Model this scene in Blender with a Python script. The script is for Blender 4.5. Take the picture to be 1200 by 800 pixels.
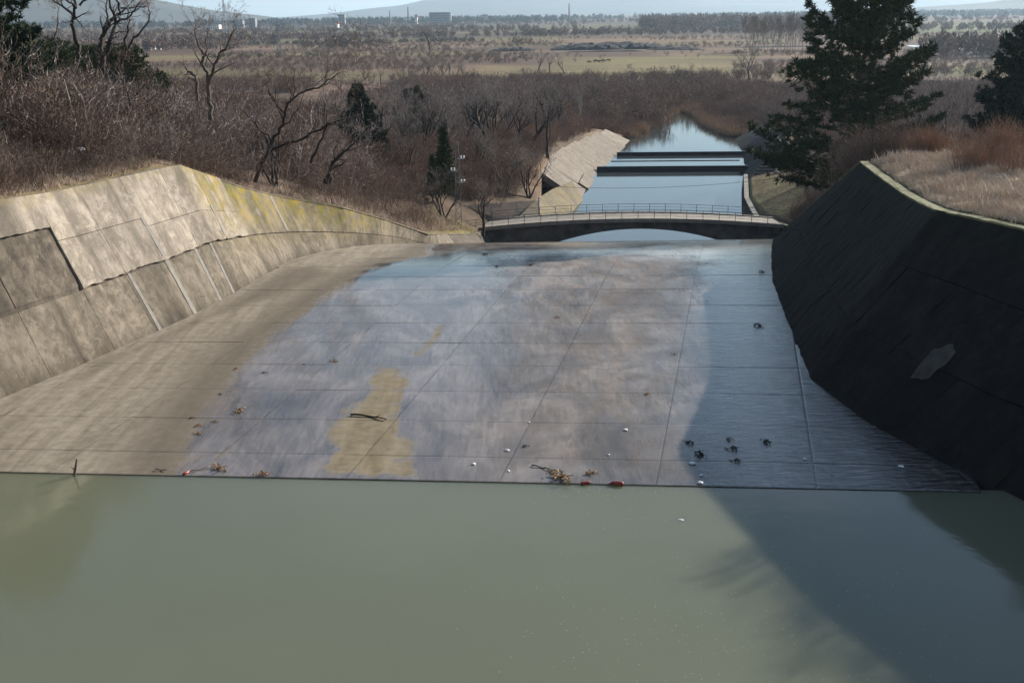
import bpy, bmesh, math, random
import numpy as np
from mathutils import Vector, Matrix, noise as mnoise

# ------------------------------------------------------------------ clear
for o in list(bpy.data.objects):
    bpy.data.objects.remove(o)
scene = bpy.context.scene
COL = scene.collection

# ------------------------------------------------------------------ camera
F, CH = 1400.0, 16.0                       # focal length in photo pixels (1200 wide), eye height above the sill
PITCH, ROLL = math.atan(385 / F), -0.013
def _rx(a):
    c, s = math.cos(a), math.sin(a); return np.array([[1, 0, 0], [0, c, -s], [0, s, c]])
def _rz(a):
    c, s = math.cos(a), math.sin(a); return np.array([[c, -s, 0], [s, c, 0], [0, 0, 1]])
RM = _rx(math.pi / 2 - PITCH) @ _rz(ROLL)
cam = bpy.data.cameras.new('camera'); cam_ob = bpy.data.objects.new('camera', cam); COL.objects.link(cam_ob)
cam.sensor_width = 36.0; cam.lens = F / 1200 * 36.0; cam.clip_start = 0.2; cam.clip_end = 120000
cam_ob.matrix_world = Matrix.Translation((0, 0, CH)) @ Matrix(RM.tolist()).to_4x4()
scene.camera = cam_ob

# ------------------------------------------------------------------ sky, sun, exposure
SUN_DIR = Vector((11.8, 10.4, 6.45)).normalized()
SUN_EL = math.asin(SUN_DIR.z); SUN_AZ = math.atan2(SUN_DIR.x, SUN_DIR.y)
world = bpy.data.worlds.new('World'); scene.world = world; world.use_nodes = True
wn = world.node_tree; wn.nodes.clear()
w_out = wn.nodes.new('ShaderNodeOutputWorld'); w_bg = wn.nodes.new('ShaderNodeBackground')
w_sky = wn.nodes.new('ShaderNodeTexSky'); w_sky.sky_type = 'NISHITA'; w_sky.sun_disc = False
w_sky.sun_elevation = SUN_EL; w_sky.sun_rotation = SUN_AZ; w_sky.altitude = 300; w_sky.dust_density = 0.3; w_sky.air_density = 1.1; w_sky.ozone_density = 3.0
w_tc = wn.nodes.new('ShaderNodeTexCoord'); w_map = wn.nodes.new('ShaderNodeMapping'); w_map.inputs['Scale'].default_value = (1.0, 1.0, 3.2)
w_no = wn.nodes.new('ShaderNodeTexNoise'); w_no.inputs['Scale'].default_value = 2.2; w_no.inputs['Detail'].default_value = 7
w_rp = wn.nodes.new('ShaderNodeValToRGB'); w_rp.color_ramp.elements[0].position = 0.50; w_rp.color_ramp.elements[1].position = 0.68
w_rp.color_ramp.elements[0].color = (0, 0, 0, 1); w_rp.color_ramp.elements[1].color = (0.40, 0.40, 0.40, 1)
w_mx = wn.nodes.new('ShaderNodeMix'); w_mx.data_type = 'RGBA'
w_mx.inputs[7].default_value = (11.5, 12.4, 13.6, 1)
wn.links.new(w_tc.outputs['Generated'], w_map.inputs['Vector']); wn.links.new(w_map.outputs[0], w_no.inputs['Vector'])
wn.links.new(w_no.outputs['Fac'], w_rp.inputs['Fac']); wn.links.new(w_rp.outputs['Color'], w_mx.inputs[0])
wn.links.new(w_sky.outputs['Color'], w_mx.inputs[6]); wn.links.new(w_mx.outputs[2], w_bg.inputs['Color'])
w_bg.inputs['Strength'].default_value = 0.053
wn.links.new(w_bg.outputs[0], w_out.inputs['Surface'])
sun = bpy.data.lights.new('sun', 'SUN'); sun.energy = 5.0; sun.angle = math.radians(0.53); sun.color = (1.0, 0.945, 0.855)
sun_ob = bpy.data.objects.new('sun', sun); COL.objects.link(sun_ob)
sun_ob.rotation_euler = (-SUN_DIR).to_track_quat('-Z', 'Y').to_euler()
sun_ob.location = (60, 40, 80)
scene.view_settings.view_transform = 'Standard'; scene.view_settings.look = 'None'
scene.view_settings.exposure = 1.0; scene.view_settings.gamma = 1.0; scene.view_settings.use_curve_mapping = False
scene.cycles.use_denoising = True
scene.cycles.max_bounces = 6; scene.cycles.diffuse_bounces = 2; scene.cycles.glossy_bounces = 3
scene.cycles.transparent_max_bounces = 8; scene.cycles.volume_bounces = 0
scene.cycles.sample_clamp_indirect = 4.0

# ------------------------------------------------------------------ helpers
def ray(x, y): return RM @ np.array([(x - 600) / F, -(y - 400) / F, -1.0])
def W(x, y, z=0.0):                       # photo pixel -> point at height z
    d = ray(x, y); return np.array([0, 0, CH]) + (z - CH) / d[2] * d
def D(x, y, Y):                           # photo pixel -> point at ground distance Y
    d = ray(x, y); return np.array([0, 0, CH]) + Y / d[1] * d
def pix(p):
    q = RM.T @ (np.asarray(p, float) - [0, 0, CH]); return 600 + F * q[0] / -q[2], 400 - F * q[1] / -q[2]
def sstep(a, b, x):
    t = np.clip((np.asarray(x, float) - a) / (b - a), 0, 1); return t * t * (3 - 2 * t)
def nz(x, y, z=0.0, s=1.0): return mnoise.noise(Vector((x * s, y * s, z)))

def tag(o, label=None, cat=None, group=None, kind=None):
    if label: o['label'] = label
    if cat: o['category'] = cat
    if group: o['group'] = group
    if kind: o['kind'] = kind
    return o
def empty(name, loc=(0, 0, 0), rz=0.0):
    o = bpy.data.objects.new(name, None); o.location = loc; o.rotation_euler = (0, 0, rz); COL.objects.link(o); return o
class MB:
    def __init__(s): s.v = []; s.f = []; s.mi = []
    def quad(s, a, b, c, d):
        n = len(s.v); s.v += [tuple(a), tuple(b), tuple(c), tuple(d)]; s.f.append((n, n + 1, n + 2, n + 3))
    def tri(s, a, b, c):
        n = len(s.v); s.v += [tuple(a), tuple(b), tuple(c)]; s.f.append((n, n + 1, n + 2))
    def prism(s, bot, top):                # two matching loops
        n = len(s.v); k = len(bot); s.v += [tuple(p) for p in bot] + [tuple(p) for p in top]
        s.f.append(tuple(range(n + k - 1, n - 1, -1))); s.f.append(tuple(range(n + k, n + 2 * k)))
        for i in range(k):
            j = (i + 1) % k; s.f.append((n + i, n + j, n + k + j, n + k + i))
    def box(s, x0, x1, y0, y1, z0, z1):
        s.prism([(x0, y0, z0), (x1, y0, z0), (x1, y1, z0), (x0, y1, z0)], [(x0, y0, z1), (x1, y0, z1), (x1, y1, z1), (x0, y1, z1)])
    def tube(s, pts, rads, k=5, cap=True):
        n0 = len(s.v); m = len(pts); P = [Vector(p) for p in pts]
        up = None
        for i in range(m):
            t = (P[min(i + 1, m - 1)] - P[max(i - 1, 0)])
            if t.length < 1e-9: t = Vector((0, 0, 1))
            t.normalize()
            if up is None: up = Vector((1, 0, 0)) if abs(t.x) < 0.8 else Vector((0, 1, 0))
            a = t.cross(up)
            if a.length < 1e-6: a = t.cross(Vector((0.3, 0.5, 0.8)))
            a.normalize(); b = t.cross(a); up = a.cross(t)
            r = rads[i] if hasattr(rads, '__len__') else rads
            for j in range(k):
                q = 2 * math.pi * j / k; s.v.append(tuple(P[i] + a * (r * math.cos(q)) + b * (r * math.sin(q))))
        for i in range(m - 1):
            for j in range(k):
                j2 = (j + 1) % k
                s.f.append((n0 + i * k + j, n0 + i * k + j2, n0 + (i + 1) * k + j2, n0 + (i + 1) * k + j))
        if cap and k > 2:
            s.f.append(tuple(n0 + j for j in range(k - 1, -1, -1))); s.f.append(tuple(n0 + (m - 1) * k + j for j in range(k)))
    def mesh(s, name, mat, smooth=False):
        me = bpy.data.meshes.new(name); me.from_pydata(s.v, [], s.f)
        for m_ in (mat if isinstance(mat, (list, tuple)) else [mat]): me.materials.append(m_)
        if smooth: me.polygons.foreach_set('use_smooth', [True] * len(me.polygons))
        me.update(); return me
    def build(s, name, mat, parent=None, smooth=False):
        return link(name, s.mesh(name, mat, smooth), parent)
def link(name, me, parent=None):
    o = bpy.data.objects.new(name, me); COL.objects.link(o)
    if parent is not None: o.parent = parent
    return o
def copy_tree(o, parent=None):
    c = o.copy(); COL.objects.link(c); c.parent = parent
    for ch in list(o.children): copy_tree(ch, c)
    return c
def grid_mesh(name, P, mat, attrs=None, smooth=True):      # P: (n, m, 3) array
    n, m, _ = P.shape
    idx = np.arange(n * m).reshape(n, m)
    f = np.stack([idx[:-1, :-1], idx[:-1, 1:], idx[1:, 1:], idx[1:, :-1]], -1).reshape(-1, 4)
    me = bpy.data.meshes.new(name); me.from_pydata(P.reshape(-1, 3).tolist(), [], f.tolist()); me.materials.append(mat)
    if smooth: me.polygons.foreach_set('use_smooth', [True] * len(me.polygons))
    for k, (ty, a) in (attrs or {}).items():
        at = me.attributes.new(k, ty, 'POINT')
        if ty == 'FLOAT': at.data.foreach_set('value', np.ascontiguousarray(a, dtype=np.float32).ravel())
        else: at.data.foreach_set('color', np.ascontiguousarray(a, dtype=np.float32).ravel())
    me.update(); return me

# ------------------------------------------------------------------ material helpers
class N:
    def __init__(s, name):
        s.m = bpy.data.materials.new(name); s.m.use_nodes = True; s.t = s.m.node_tree; s.t.nodes.clear()
        s.o = s.t.nodes.new('ShaderNodeOutputMaterial'); s.b = s.t.nodes.new('ShaderNodeBsdfPrincipled')
        s.t.links.new(s.b.outputs[0], s.o.inputs['Surface']); s._c = None
    def l(s, a, b): s.t.links.new(a, b)
    def co(s):
        if s._c is None: s._c = s.t.nodes.new('ShaderNodeTexCoord')
        return s._c.outputs['Object']
    def map(s, sc=(1, 1, 1), rot=(0, 0, 0), src=None):
        n = s.t.nodes.new('ShaderNodeMapping'); n.inputs['Scale'].default_value = sc; n.inputs['Rotation'].default_value = rot
        s.l(src or s.co(), n.inputs['Vector']); return n.outputs[0]
    def noise(s, scale, detail=5, vec=None, rough=0.55, dist=0.0):
        n = s.t.nodes.new('ShaderNodeTexNoise'); n.inputs['Scale'].default_value = scale; n.inputs['Detail'].default_value = detail
        n.inputs['Roughness'].default_value = rough; n.inputs['Distortion'].default_value = dist
        s.l(vec if vec is not None else s.co(), n.inputs['Vector']); return n.outputs['Fac']
    def ramp(s, fac, stops):
        n = s.t.nodes.new('ShaderNodeValToRGB'); e = n.color_ramp.elements
        while len(e) < len(stops): e.new(0.5)
        for i, (p, c) in enumerate(stops):
            e[i].position = p; e[i].color = (c, c, c, 1) if not hasattr(c, '__len__') else (*c[:3], 1)
        s.l(fac, n.inputs['Fac']); return n.outputs['Color']
    def mix(s, fac, a, b, mode='MIX'):
        n = s.t.nodes.new('ShaderNodeMix'); n.data_type = 'RGBA'; n.blend_type = mode
        for sock, v in ((n.inputs[0], fac), (n.inputs[6], a), (n.inputs[7], b)):
            if hasattr(v, 'is_linked'): s.l(v, sock)
            elif hasattr(v, '__len__'): sock.default_value = (*v[:3], 1)
            else: sock.default_value = v if sock == n.inputs[0] else (v, v, v, 1)
        return n.outputs[2]
    def math(s, op, a, b=0.0, clamp=False):
        n = s.t.nodes.new('ShaderNodeMath'); n.operation = op; n.use_clamp = clamp
        for sock, v in ((n.inputs[0], a), (n.inputs[1], b)):
            if hasattr(v, 'is_linked'): s.l(v, sock)
            else: sock.default_value = v
        return n.outputs[0]
    def attr(s, name, out='Fac'):
        n = s.t.nodes.new('ShaderNodeAttribute'); n.attribute_name = name; return n.outputs[out]
    def rnd(s):
        return s.t.nodes.new('ShaderNodeObjectInfo').outputs['Random']
    def bump(s, h, strength=0.3, dist=0.05):
        n = s.t.nodes.new('ShaderNodeBump'); n.inputs['Strength'].default_value = strength; n.inputs['Distance'].default_value = dist
        s.l(h, n.inputs['Height']); s.l(n.outputs[0], s.b.inputs['Normal']); return n
    def set(s, col=None, rough=None, spec=None):
        for k, v in (('Base Color', col), ('Roughness', rough), ('Specular IOR Level', spec)):
            if v is None: continue
            if hasattr(v, 'is_linked'): s.l(v, s.b.inputs[k])
            else: s.b.inputs[k].default_value = (*v[:3], 1) if hasattr(v, '__len__') else v
        return s.m
M = {}
def simple(name, col, rough=0.8, var=0.25, scale=3.0, spec=0.3, metal=0.0):
    n = N(name); f = n.noise(scale, 4)
    lo = tuple(c * (1 - var) for c in col); hi = tuple(min(1, c * (1 + var)) for c in col)
    m = n.set(n.ramp(f, [(0.3, lo), (0.7, hi)]), rough, spec); n.b.inputs['Metallic'].default_value = metal; M[name] = m; return m

# plain painted / natural materials
simple('bark_dark', (0.040, 0.031, 0.026), 0.9, 0.4, 6); simple('bark_grey', (0.105, 0.085, 0.07), 0.9, 0.4, 6)
simple('bark_pale', (0.26, 0.23, 0.20), 0.9, 0.4, 4)
simple('bark_pine', (0.075, 0.052, 0.04), 0.9, 0.4, 8)
simple('steel_grey', (0.20, 0.21, 0.22), 0.5, 0.15, 5); simple('steel_pale', (0.42, 0.43, 0.43), 0.5, 0.1, 5)
simple('rail_paint', (0.16, 0.17, 0.17), 0.55, 0.2, 8)
simple('insulator', (0.62, 0.66, 0.70), 0.25, 0.05, 8)
simple('wire_dark', (0.02, 0.02, 0.02), 0.6, 0.1, 8)
simple('deck_concrete', (0.28, 0.245, 0.205), 0.9, 0.25, 1.2)
simple('bridge_concrete', (0.12, 0.105, 0.095), 0.9, 0.5, 0.9)
simple('sill_wet', (0.018, 0.020, 0.026), 0.35, 0.3, 2)
simple('stone', (0.26, 0.23, 0.20), 0.95, 0.4, 2.5)
simple('plaster_white', (0.72, 0.70, 0.66), 0.9, 0.08, 1); simple('roof_red', (0.30, 0.09, 0.05), 0.9, 0.2, 1)
simple('block_grey', (0.22, 0.23, 0.25), 0.9, 0.15, 0.1); simple('block_pale', (0.50, 0.49, 0.46), 0.9, 0.12, 0.1)
simple('window_dark', (0.03, 0.035, 0.045), 0.2, 0.1, 1); simple('chimney_brick', (0.22, 0.14, 0.11), 0.9, 0.2, 0.2)
simple('pole_steel', (0.17, 0.175, 0.175), .6, .15, 5)
simple('horse_coat', (0.035, 0.022, 0.016), 0.8, 0.3, 6)
simple('leaf_dry', (0.30, 0.17, 0.075), 0.9, 0.5, 14); simple('leaf_black', (0.018, 0.017, 0.015), 0.8, 0.5, 14)
simple('bottle_red', (0.25, 0.025, 0.012), 0.25, 0.2, 6, 0.5); simple('bottle_cap', (0.55, 0.52, 0.48), 0.4, 0.1, 6)
simple('litter_white', (0.72, 0.71, 0.68), 0.6, 0.12, 9); simple('stick_bark', (0.16, 0.12, 0.09), 0.9, 0.3, 9)
simple('spoil_black', (0.022, 0.022, 0.026), 0.95, 0.4, 0.05)
simple('foam_fleck', (0.42, 0.42, 0.37), 0.9, 0.1, 5)
simple('strip_mortar', (0.22, 0.20, 0.178), 0.9, 0.22, 2.5)
simple('step_concrete', (0.20, 0.185, 0.165), 0.9, 0.25, 2)

def twig_mat(name, a, b, c):
    n = N(name); r = n.rnd(); f = n.noise(0.9, 3)
    col = n.ramp(r, [(0.0, a), (0.5, b), (1.0, c)])
    M[name] = n.set(n.mix(0.5, col, n.ramp(f, [(0.3, tuple(x * 0.6 for x in b)), (0.7, tuple(x * 1.5 for x in b))])), 0.9, 0.15)
twig_mat('twig_scrub', (0.07, 0.050, 0.042), (0.155, 0.108, 0.085), (0.32, 0.235, 0.18))
twig_mat('twig_tree', (0.15, 0.12, 0.105), (0.26, 0.215, 0.19), (0.38, 0.325, 0.29))
twig_mat('twig_valley', (0.075, 0.050, 0.040), (0.16, 0.106, 0.080), (0.33, 0.23, 0.17))
twig_mat('twig_far', (0.10, 0.070, 0.057), (0.19, 0.130, 0.100), (0.31, 0.225, 0.17))
twig_mat('twig_red', (0.20, 0.115, 0.075), (0.27, 0.165, 0.11), (0.34, 0.22, 0.155))
twig_mat('reed_tan', (0.24, 0.155, 0.10), (0.30, 0.20, 0.13), (0.34, 0.24, 0.15))
twig_mat('grass_straw', (0.40, 0.31, 0.23), (0.54, 0.435, 0.34), (0.66, 0.55, 0.45))
twig_mat('needle_pine', (0.022, 0.036, 0.016), (0.034, 0.052, 0.021), (0.05, 0.07, 0.028))
twig_mat('needle_dark', (0.014, 0.028, 0.016), (0.022, 0.04, 0.02), (0.03, 0.052, 0.024))
twig_mat('needle_olive', (0.035, 0.048, 0.018), (0.05, 0.066, 0.024), (0.065, 0.082, 0.03))
twig_mat('hedge_olive', (0.06, 0.058, 0.042), (0.085, 0.078, 0.056), (0.12, 0.10, 0.075))
twig_mat('far_green', (0.02, 0.03, 0.022), (0.03, 0.04, 0.028), (0.045, 0.055, 0.035))

# ------------------------------------------------------------------ surface materials
def ground_mat():
    n = N('ground_soil'); c = n.attr('field', 'Color')
    f = n.noise(0.35, 6); g = n.noise(3.5, 4)
    far = n.noise(1.0, 5, n.map((0.012, 0.05, 1)))
    k = n.math('MULTIPLY', n.ramp(f, [(0.3, 0.72), (0.7, 1.25)]), n.ramp(g, [(0.25, 0.75), (0.75, 1.2)]))
    k = n.math('MULTIPLY', k, n.ramp(far, [(0.3, 0.75), (0.7, 1.25)]))
    n.bump(g, 0.5, 0.15)
    M['ground'] = n.set(n.mix(1.0, c, k, 'MULTIPLY'), 0.95, 0.1)
ground_mat()
def concrete(name, pale, dark, streak_rot, lo=(0.13, 0.12, 0.02), hi=(0.30, 0.21, 0.03)):
    """weathered concrete: blotches, streaks along the slope, pits; vertex values 'stain' (0..1) and 'lichen'"""
    n = N(name)
    big = n.noise(0.45, 6, rough=0.6); mid = n.noise(2.3, 6, rough=0.65); fine = n.noise(17, 5)
    st = n.noise(1.0, 6, n.map((0.35, 1.5, 0.35), (0, 0, streak_rot)), 0.65, 0.7)
    a = n.math('ADD', n.math('MULTIPLY', big, 0.5), n.math('MULTIPLY', mid, 0.5))
    col = n.ramp(a, [(0.38, dark), (0.5, tuple((p + d) / 2 for p, d in zip(pale, dark))), (0.58, pale)])
    col = n.mix(n.ramp(n.noise(1.1, 7, rough=0.72, dist=1.2), [(0.50, 0.0), (0.60, 0.7)]), col, tuple(min(.7, p * 1.22) for p in pale))
    col = n.mix(n.ramp(st, [(0.50, 0.0), (0.66, 0.6)]), col, tuple(d * 0.72 for d in dark))
    col = n.mix(1.0, col, n.ramp(n.rnd(), [(0.0, 0.80), (1.0, 1.08)]), 'MULTIPLY')
    col = n.mix(n.math('MULTIPLY', n.attr('stain'), n.ramp(mid, [(0.25, 0.45), (0.6, 1.0)])), col, tuple(d * 0.42 for d in dark))
    li = n.math('MULTIPLY', n.attr('lichen'), n.ramp(n.noise(1.1, 7, rough=0.7), [(0.40, 0.0), (0.58, 0.85)]))
    col = n.mix(li, col, n.ramp(big, [(0.35, lo), (0.65, hi)]))
    col = n.mix(n.ramp(fine, [(0.30, 0.5), (0.42, 0.0)]), col, tuple(d * 0.5 for d in dark))
    n.bump(n.math('ADD', n.math('MULTIPLY', mid, 0.8), n.math('MULTIPLY', fine, 0.35)), 0.7, 0.06)
    M[name] = n.set(col, 0.93, 0.15)
concrete('wall_pale', (0.385, 0.328, 0.265), (0.205, 0.170, 0.133), 0.0)
concrete('wall_lower', (0.232, 0.195, 0.148), (0.108, 0.088, 0.066), 0.0)
concrete('wall_core', (0.155, 0.127, 0.098), (0.062, 0.051, 0.040), 0.0)
concrete('wall_shade', (0.020, 0.018, 0.0155), (0.008, 0.0078, 0.0072), 0.0, (0.016, 0.019, 0.007), (0.034, 0.038, 0.013))  # mossy right wall, its colour lowered further to stand for deep shade
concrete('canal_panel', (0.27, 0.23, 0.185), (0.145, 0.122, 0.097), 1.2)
concrete('canal_shade', (0.07, 0.065, 0.06), (0.035, 0.034, 0.034), 1.2)  # same lining concrete with the shade of the right side put into its colour
def floor_mat():
    n = N('floor_concrete')
    flow = (0, 0, -0.19)                                       # rotate so that local Y runs with the flow
    big = n.noise(0.4, 6, rough=0.6); mid = n.noise(2.0, 6, rough=0.65); fine = n.noise(14, 5)
    st = n.noise(1.0, 6, n.map((1.7, 0.14, 1), (0, 0, 0.19)), 0.62, 0.4)
    st2 = n.noise(1.0, 6, n.map((4.5, 0.5, 1), (0, 0, 0.24)), 0.62, 0.8)
    dry = n.ramp(n.math('ADD', n.math('MULTIPLY', st, 0.55), n.math('MULTIPLY', mid, 0.45)),
                 [(0.33, (0.145, 0.120, 0.087)), (0.5, (0.235, 0.197, 0.148)), (0.66, (0.33, 0.285, 0.222))])
    dry = n.mix(n.math('MULTIPLY', n.attr('stain'), n.ramp(st, [(0.3, 0.5), (0.6, 1.0)])), dry, (0.10, 0.08, 0.058))
    dry = n.mix(n.math('MULTIPLY', n.attr('algae'), 0.5), dry, n.ramp(mid, [(0.3, (0.12, 0.088, 0.036)), (0.7, (0.215, 0.165, 0.078))]))
    damp = n.ramp(n.math('ADD', n.math('MULTIPLY', st2, 0.32), n.math('MULTIPLY', n.noise(0.22, 7, n.map((1.3, 0.6, 1), (0, 0, 0.19)), 0.62, 1.4), 0.68)),
                  [(0.36, (0.070, 0.060, 0.055)), (0.5, (0.150, 0.126, 0.110)), (0.62, (0.25, 0.210, 0.182))])
    w0 = n.attr('wet')
    w = n.ramp(n.math('ADD', w0, n.math('MULTIPLY', n.math('SUBTRACT', n.math('ADD', n.math('MULTIPLY', st, 0.6), n.math('MULTIPLY', mid, 0.4)), 0.5), 1.5)),
               [(0.34, 0.0), (0.62, 1.0)])
    col = n.mix(w, dry, damp)
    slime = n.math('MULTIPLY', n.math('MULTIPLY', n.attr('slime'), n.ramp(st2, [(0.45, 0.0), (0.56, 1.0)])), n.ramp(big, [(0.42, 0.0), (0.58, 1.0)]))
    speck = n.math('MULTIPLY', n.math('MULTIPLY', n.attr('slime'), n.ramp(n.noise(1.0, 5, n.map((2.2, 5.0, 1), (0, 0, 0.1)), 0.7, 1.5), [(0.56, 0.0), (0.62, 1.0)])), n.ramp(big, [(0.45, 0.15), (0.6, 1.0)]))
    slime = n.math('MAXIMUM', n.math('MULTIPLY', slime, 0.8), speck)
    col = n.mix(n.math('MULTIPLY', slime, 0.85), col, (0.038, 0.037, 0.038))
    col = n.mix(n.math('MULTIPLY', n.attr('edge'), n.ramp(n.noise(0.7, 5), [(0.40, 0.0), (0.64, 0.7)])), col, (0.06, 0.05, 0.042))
    col = n.mix(n.math('MULTIPLY', n.attr('ripple_shade'), 0.97), col, n.ramp(st2, [(0.38, (0.012, 0.012, 0.013)), (0.62, (0.050, 0.045, 0.043))]))  # painted shade: near-black colour where the right wall's shadow lies on the rippled film
    film = n.math('MULTIPLY', w, n.ramp(n.math('ADD', n.math('MULTIPLY', n.attr('film'), 0.7), n.math('ADD', n.math('MULTIPLY', st2, 0.2), n.math('MULTIPLY', n.noise(0.5, 6, n.map((1.5, 0.5, 1), (0, 0, 0.19)), 0.6, 1.0), 0.45))), [(0.42, 0.2), (0.82, 1.0)]))
    rough = n.ramp(n.math('ADD', film, n.math('SUBTRACT', n.math('MULTIPLY', n.attr('ripple_shade'), 0.3), n.math('MULTIPLY', slime, 0.35))), [(0.0, 0.9), (0.35, 0.46), (0.75, 0.22), (1.0, 0.085)])
    # thin running water: small cross ripples where the film is thick
    rip = n.noise(1.0, 5, n.map((1.1, 3.6, 1), (0, 0, 0.05)), 0.6, 1.2)
    h = n.math('ADD', n.math('MULTIPLY', fine, 0.12), n.math('MULTIPLY', n.math('MULTIPLY', rip, n.attr('ripple_shade')), 1.3))
    h = n.math('ADD', h, n.math('MULTIPLY', mid, 0.12))
    n.bump(h, 0.4, 0.05)
    M['floor'] = n.set(col, rough, n.ramp(film, [(0.0, 0.15), (1.0, 0.55)]))
floor_mat()
def water_mat(name, base, rough, bumps, strength, dist):
    n = N(name); h = None
    for (sc, vs, amp) in bumps:
        f = n.math('MULTIPLY', n.noise(sc, 4, n.map(vs)), amp); h = f if h is None else n.math('ADD', h, f)
    f = n.noise(0.05, 3)
    n.bump(h, strength, dist); n.b.inputs['IOR'].default_value = 1.33
    M[name] = n.set(n.ramp(f, [(0.3, tuple(c * 0.92 for c in base)), (0.7, tuple(c * 1.06 for c in base))]), rough, 0.5)
water_mat('water_murky', (0.128, 0.136, 0.090), 0.06, [(0.5, (1, 1, 1), 1.0), (2.4, (0.5, 1.3, 1), 0.3)], 0.16, 0.06)
water_mat('water_canal', (0.045, 0.055, 0.055), 0.035, [(1.6, (0.6, 1.3, 1), 1.0), (6, (1, 1, 1), 0.3)], 0.10, 0.05)
wm = M['water_murky'].node_tree.nodes['Principled BSDF']                # silt lets light spread under the surface
wm.subsurface_method = 'BURLEY'; wm.inputs['Subsurface Weight'].default_value = 1.0; wm.inputs['Subsurface Radius'].default_value = (0.9, 1.0, 0.8); wm.inputs['Subsurface Scale'].default_value = 1.1
def hill_mat():
    n = N('far_hill'); f = n.noise(0.0012, 6); g = n.noise(0.006, 5)
    M['hill'] = n.set(n.mix(0.4, n.ramp(f, [(0.35, (0.035, 0.036, 0.028)), (0.62, (0.12, 0.10, 0.075))]), n.ramp(g, [(0.3, (0.03, 0.032, 0.026)), (0.7, (0.11, 0.095, 0.07))])), 0.95, 0.1)
hill_mat()

# ------------------------------------------------------------------ the lie of the channel (metres; Y ahead, X right, sill z = 0)
def table(rows): a = np.array(sorted(rows), float); return a
def zfloor(Y):
    Y = np.asarray(Y, float); u = np.clip(Y - 70, 0, None); return np.maximum(-0.0031 * u * u, -15.5)
LTOE = table([(-60, -50), (0, -37), (30, -27.6), (49.7, -22.4), (55.3, -20.5), (64.2, -17.8), (72, -16.2), (82.5, -15.2), (95, -11.8), (110.5, -8.2), (140, 2.0), (167, 9.3), (183, 11.6), (211, 15.4), (238, 21.5), (272, 28.5), (303, 36), (335, 45), (350, 51)])
RTOE = table([(-60, 50), (0, 27.5), (30, 19.2), (37.9, 16.8), (40.5, 15.5), (45.8, 13.9), (51, 13.2), (62.7, 14.6), (71.1, 15.7), (75, 16.5), (83, 18.2), (95, 20.9), (110, 24.3), (140, 29.5), (165, 32.2), (210, 40.6), (237, 45.6), (272, 50), (303, 50.5), (335, 52.5), (350, 52)])
def dtop(lst, extra):
    rows = [(Y, *(D(x, y, Y)[[0, 2]])) for (x, y, Y) in lst]; return table(rows + extra)
LTOP = dtop([(0, 235, 55), (60, 226, 59.5), (207, 194, 70.5), (281, 219, 80), (330, 231, 86), (400, 243, 92), (450, 257, 100), (500, 274, 110)],
            [(-60, -62, 8), (0, -44, 8), (30, -33, 7.8), (45, -27.6, 7.5), (140, -4.0, -9.2), (167, 4.2, -9.3), (184, 5.4, -7.2), (211, 8.6, -7.4), (240, 14.5, -8.4), (268, 21.0, -9.4), (276, 27.5, -11.7), (303, 35, -11.7), (335, 44, -11.7), (350, 50.5, -11.6)])
RTOP = dtop([(1010, 190, 78), (1036, 210, 70), (1068, 232, 62), (1100, 247, 53.4), (1150, 257, 50.5), (1200, 268, 47.8), (962, 231, 88), (928, 262, 98)],
            [(-60, 64, 7), (0, 43, 7.0), (20, 31.0, 7.0), (36, 23.9, 7.2), (42, 21.9, 7.3), (110, 25.6, -4.2), (140, 33.5, -9.0), (150, 31.7, -9.25), (165, 32.85, -9.35), (184, 36.4, -9.3), (189, 37.6, -9.2), (192, 45.0, -7.0), (240, 53.5, -7.5), (268, 57.0, -9.0), (276, 52.5, -11.7), (303, 51.5, -11.7), (335, 53, -11.7), (350, 52.5, -11.6)])
ip = np.interp
def ltoe(Y): return ip(Y, LTOE[:, 0], LTOE[:, 1])
def rtoe(Y): return ip(Y, RTOE[:, 0], RTOE[:, 1])
def ltop(Y): return ip(Y, LTOP[:, 0], LTOP[:, 1]), ip(Y, LTOP[:, 0], LTOP[:, 2])
def rtop(Y): return ip(Y, RTOP[:, 0], RTOP[:, 1]), ip(Y, RTOP[:, 0], RTOP[:, 2])
PLAIN = -11.0
AL = table([(-60, 8), (30, 6), (60, 5.5), (72, 7.5), (80, 10), (105, 17), (130, 21), (160, 21), (200, 19), (260, 8), (330, 0), (99999, 0)])
AR = table([(-60, 1.5), (70, 1.2), (80, 1.5), (100, 5.5), (120, 8), (150, 7), (200, 2), (240, 0), (99999, 0)])
def ground_z(X, Y):
    X = np.asarray(X, float); Y = np.asarray(Y, float)
    xl, zl = ltop(Y); xr, zr = rtop(Y)
    wl = sstep(345, 352, Y)
    zl = zl * (1 - wl) + PLAIN * wl; zr = zr * (1 - wl) + PLAIN * wl
    dl = np.clip(xl - X, 0, None); dr = np.clip(X - xr, 0, None)
    fall = sstep(2, 28, np.where(X < (xl + xr) / 2, dl, dr)) * sstep(150, 200, Y)
    zL = zl + ip(Y, AL[:, 0], AL[:, 1]) * (1 - np.exp(-dl / 38.0))
    zR = zr + ip(Y, AR[:, 0], AR[:, 1]) * (1 - np.exp(-dr / 16.0))
    base = np.where(X < (xl + xr) / 2, zL, zR)
    hill = np.where(X < (xl + xr) / 2, ip(Y, AL[:, 0], AL[:, 1]) * (1 - np.exp(-dl / 38.0)) * sstep(30, 70, dl), 0)
    return base * (1 - fall) + (PLAIN + hill) * fall

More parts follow.
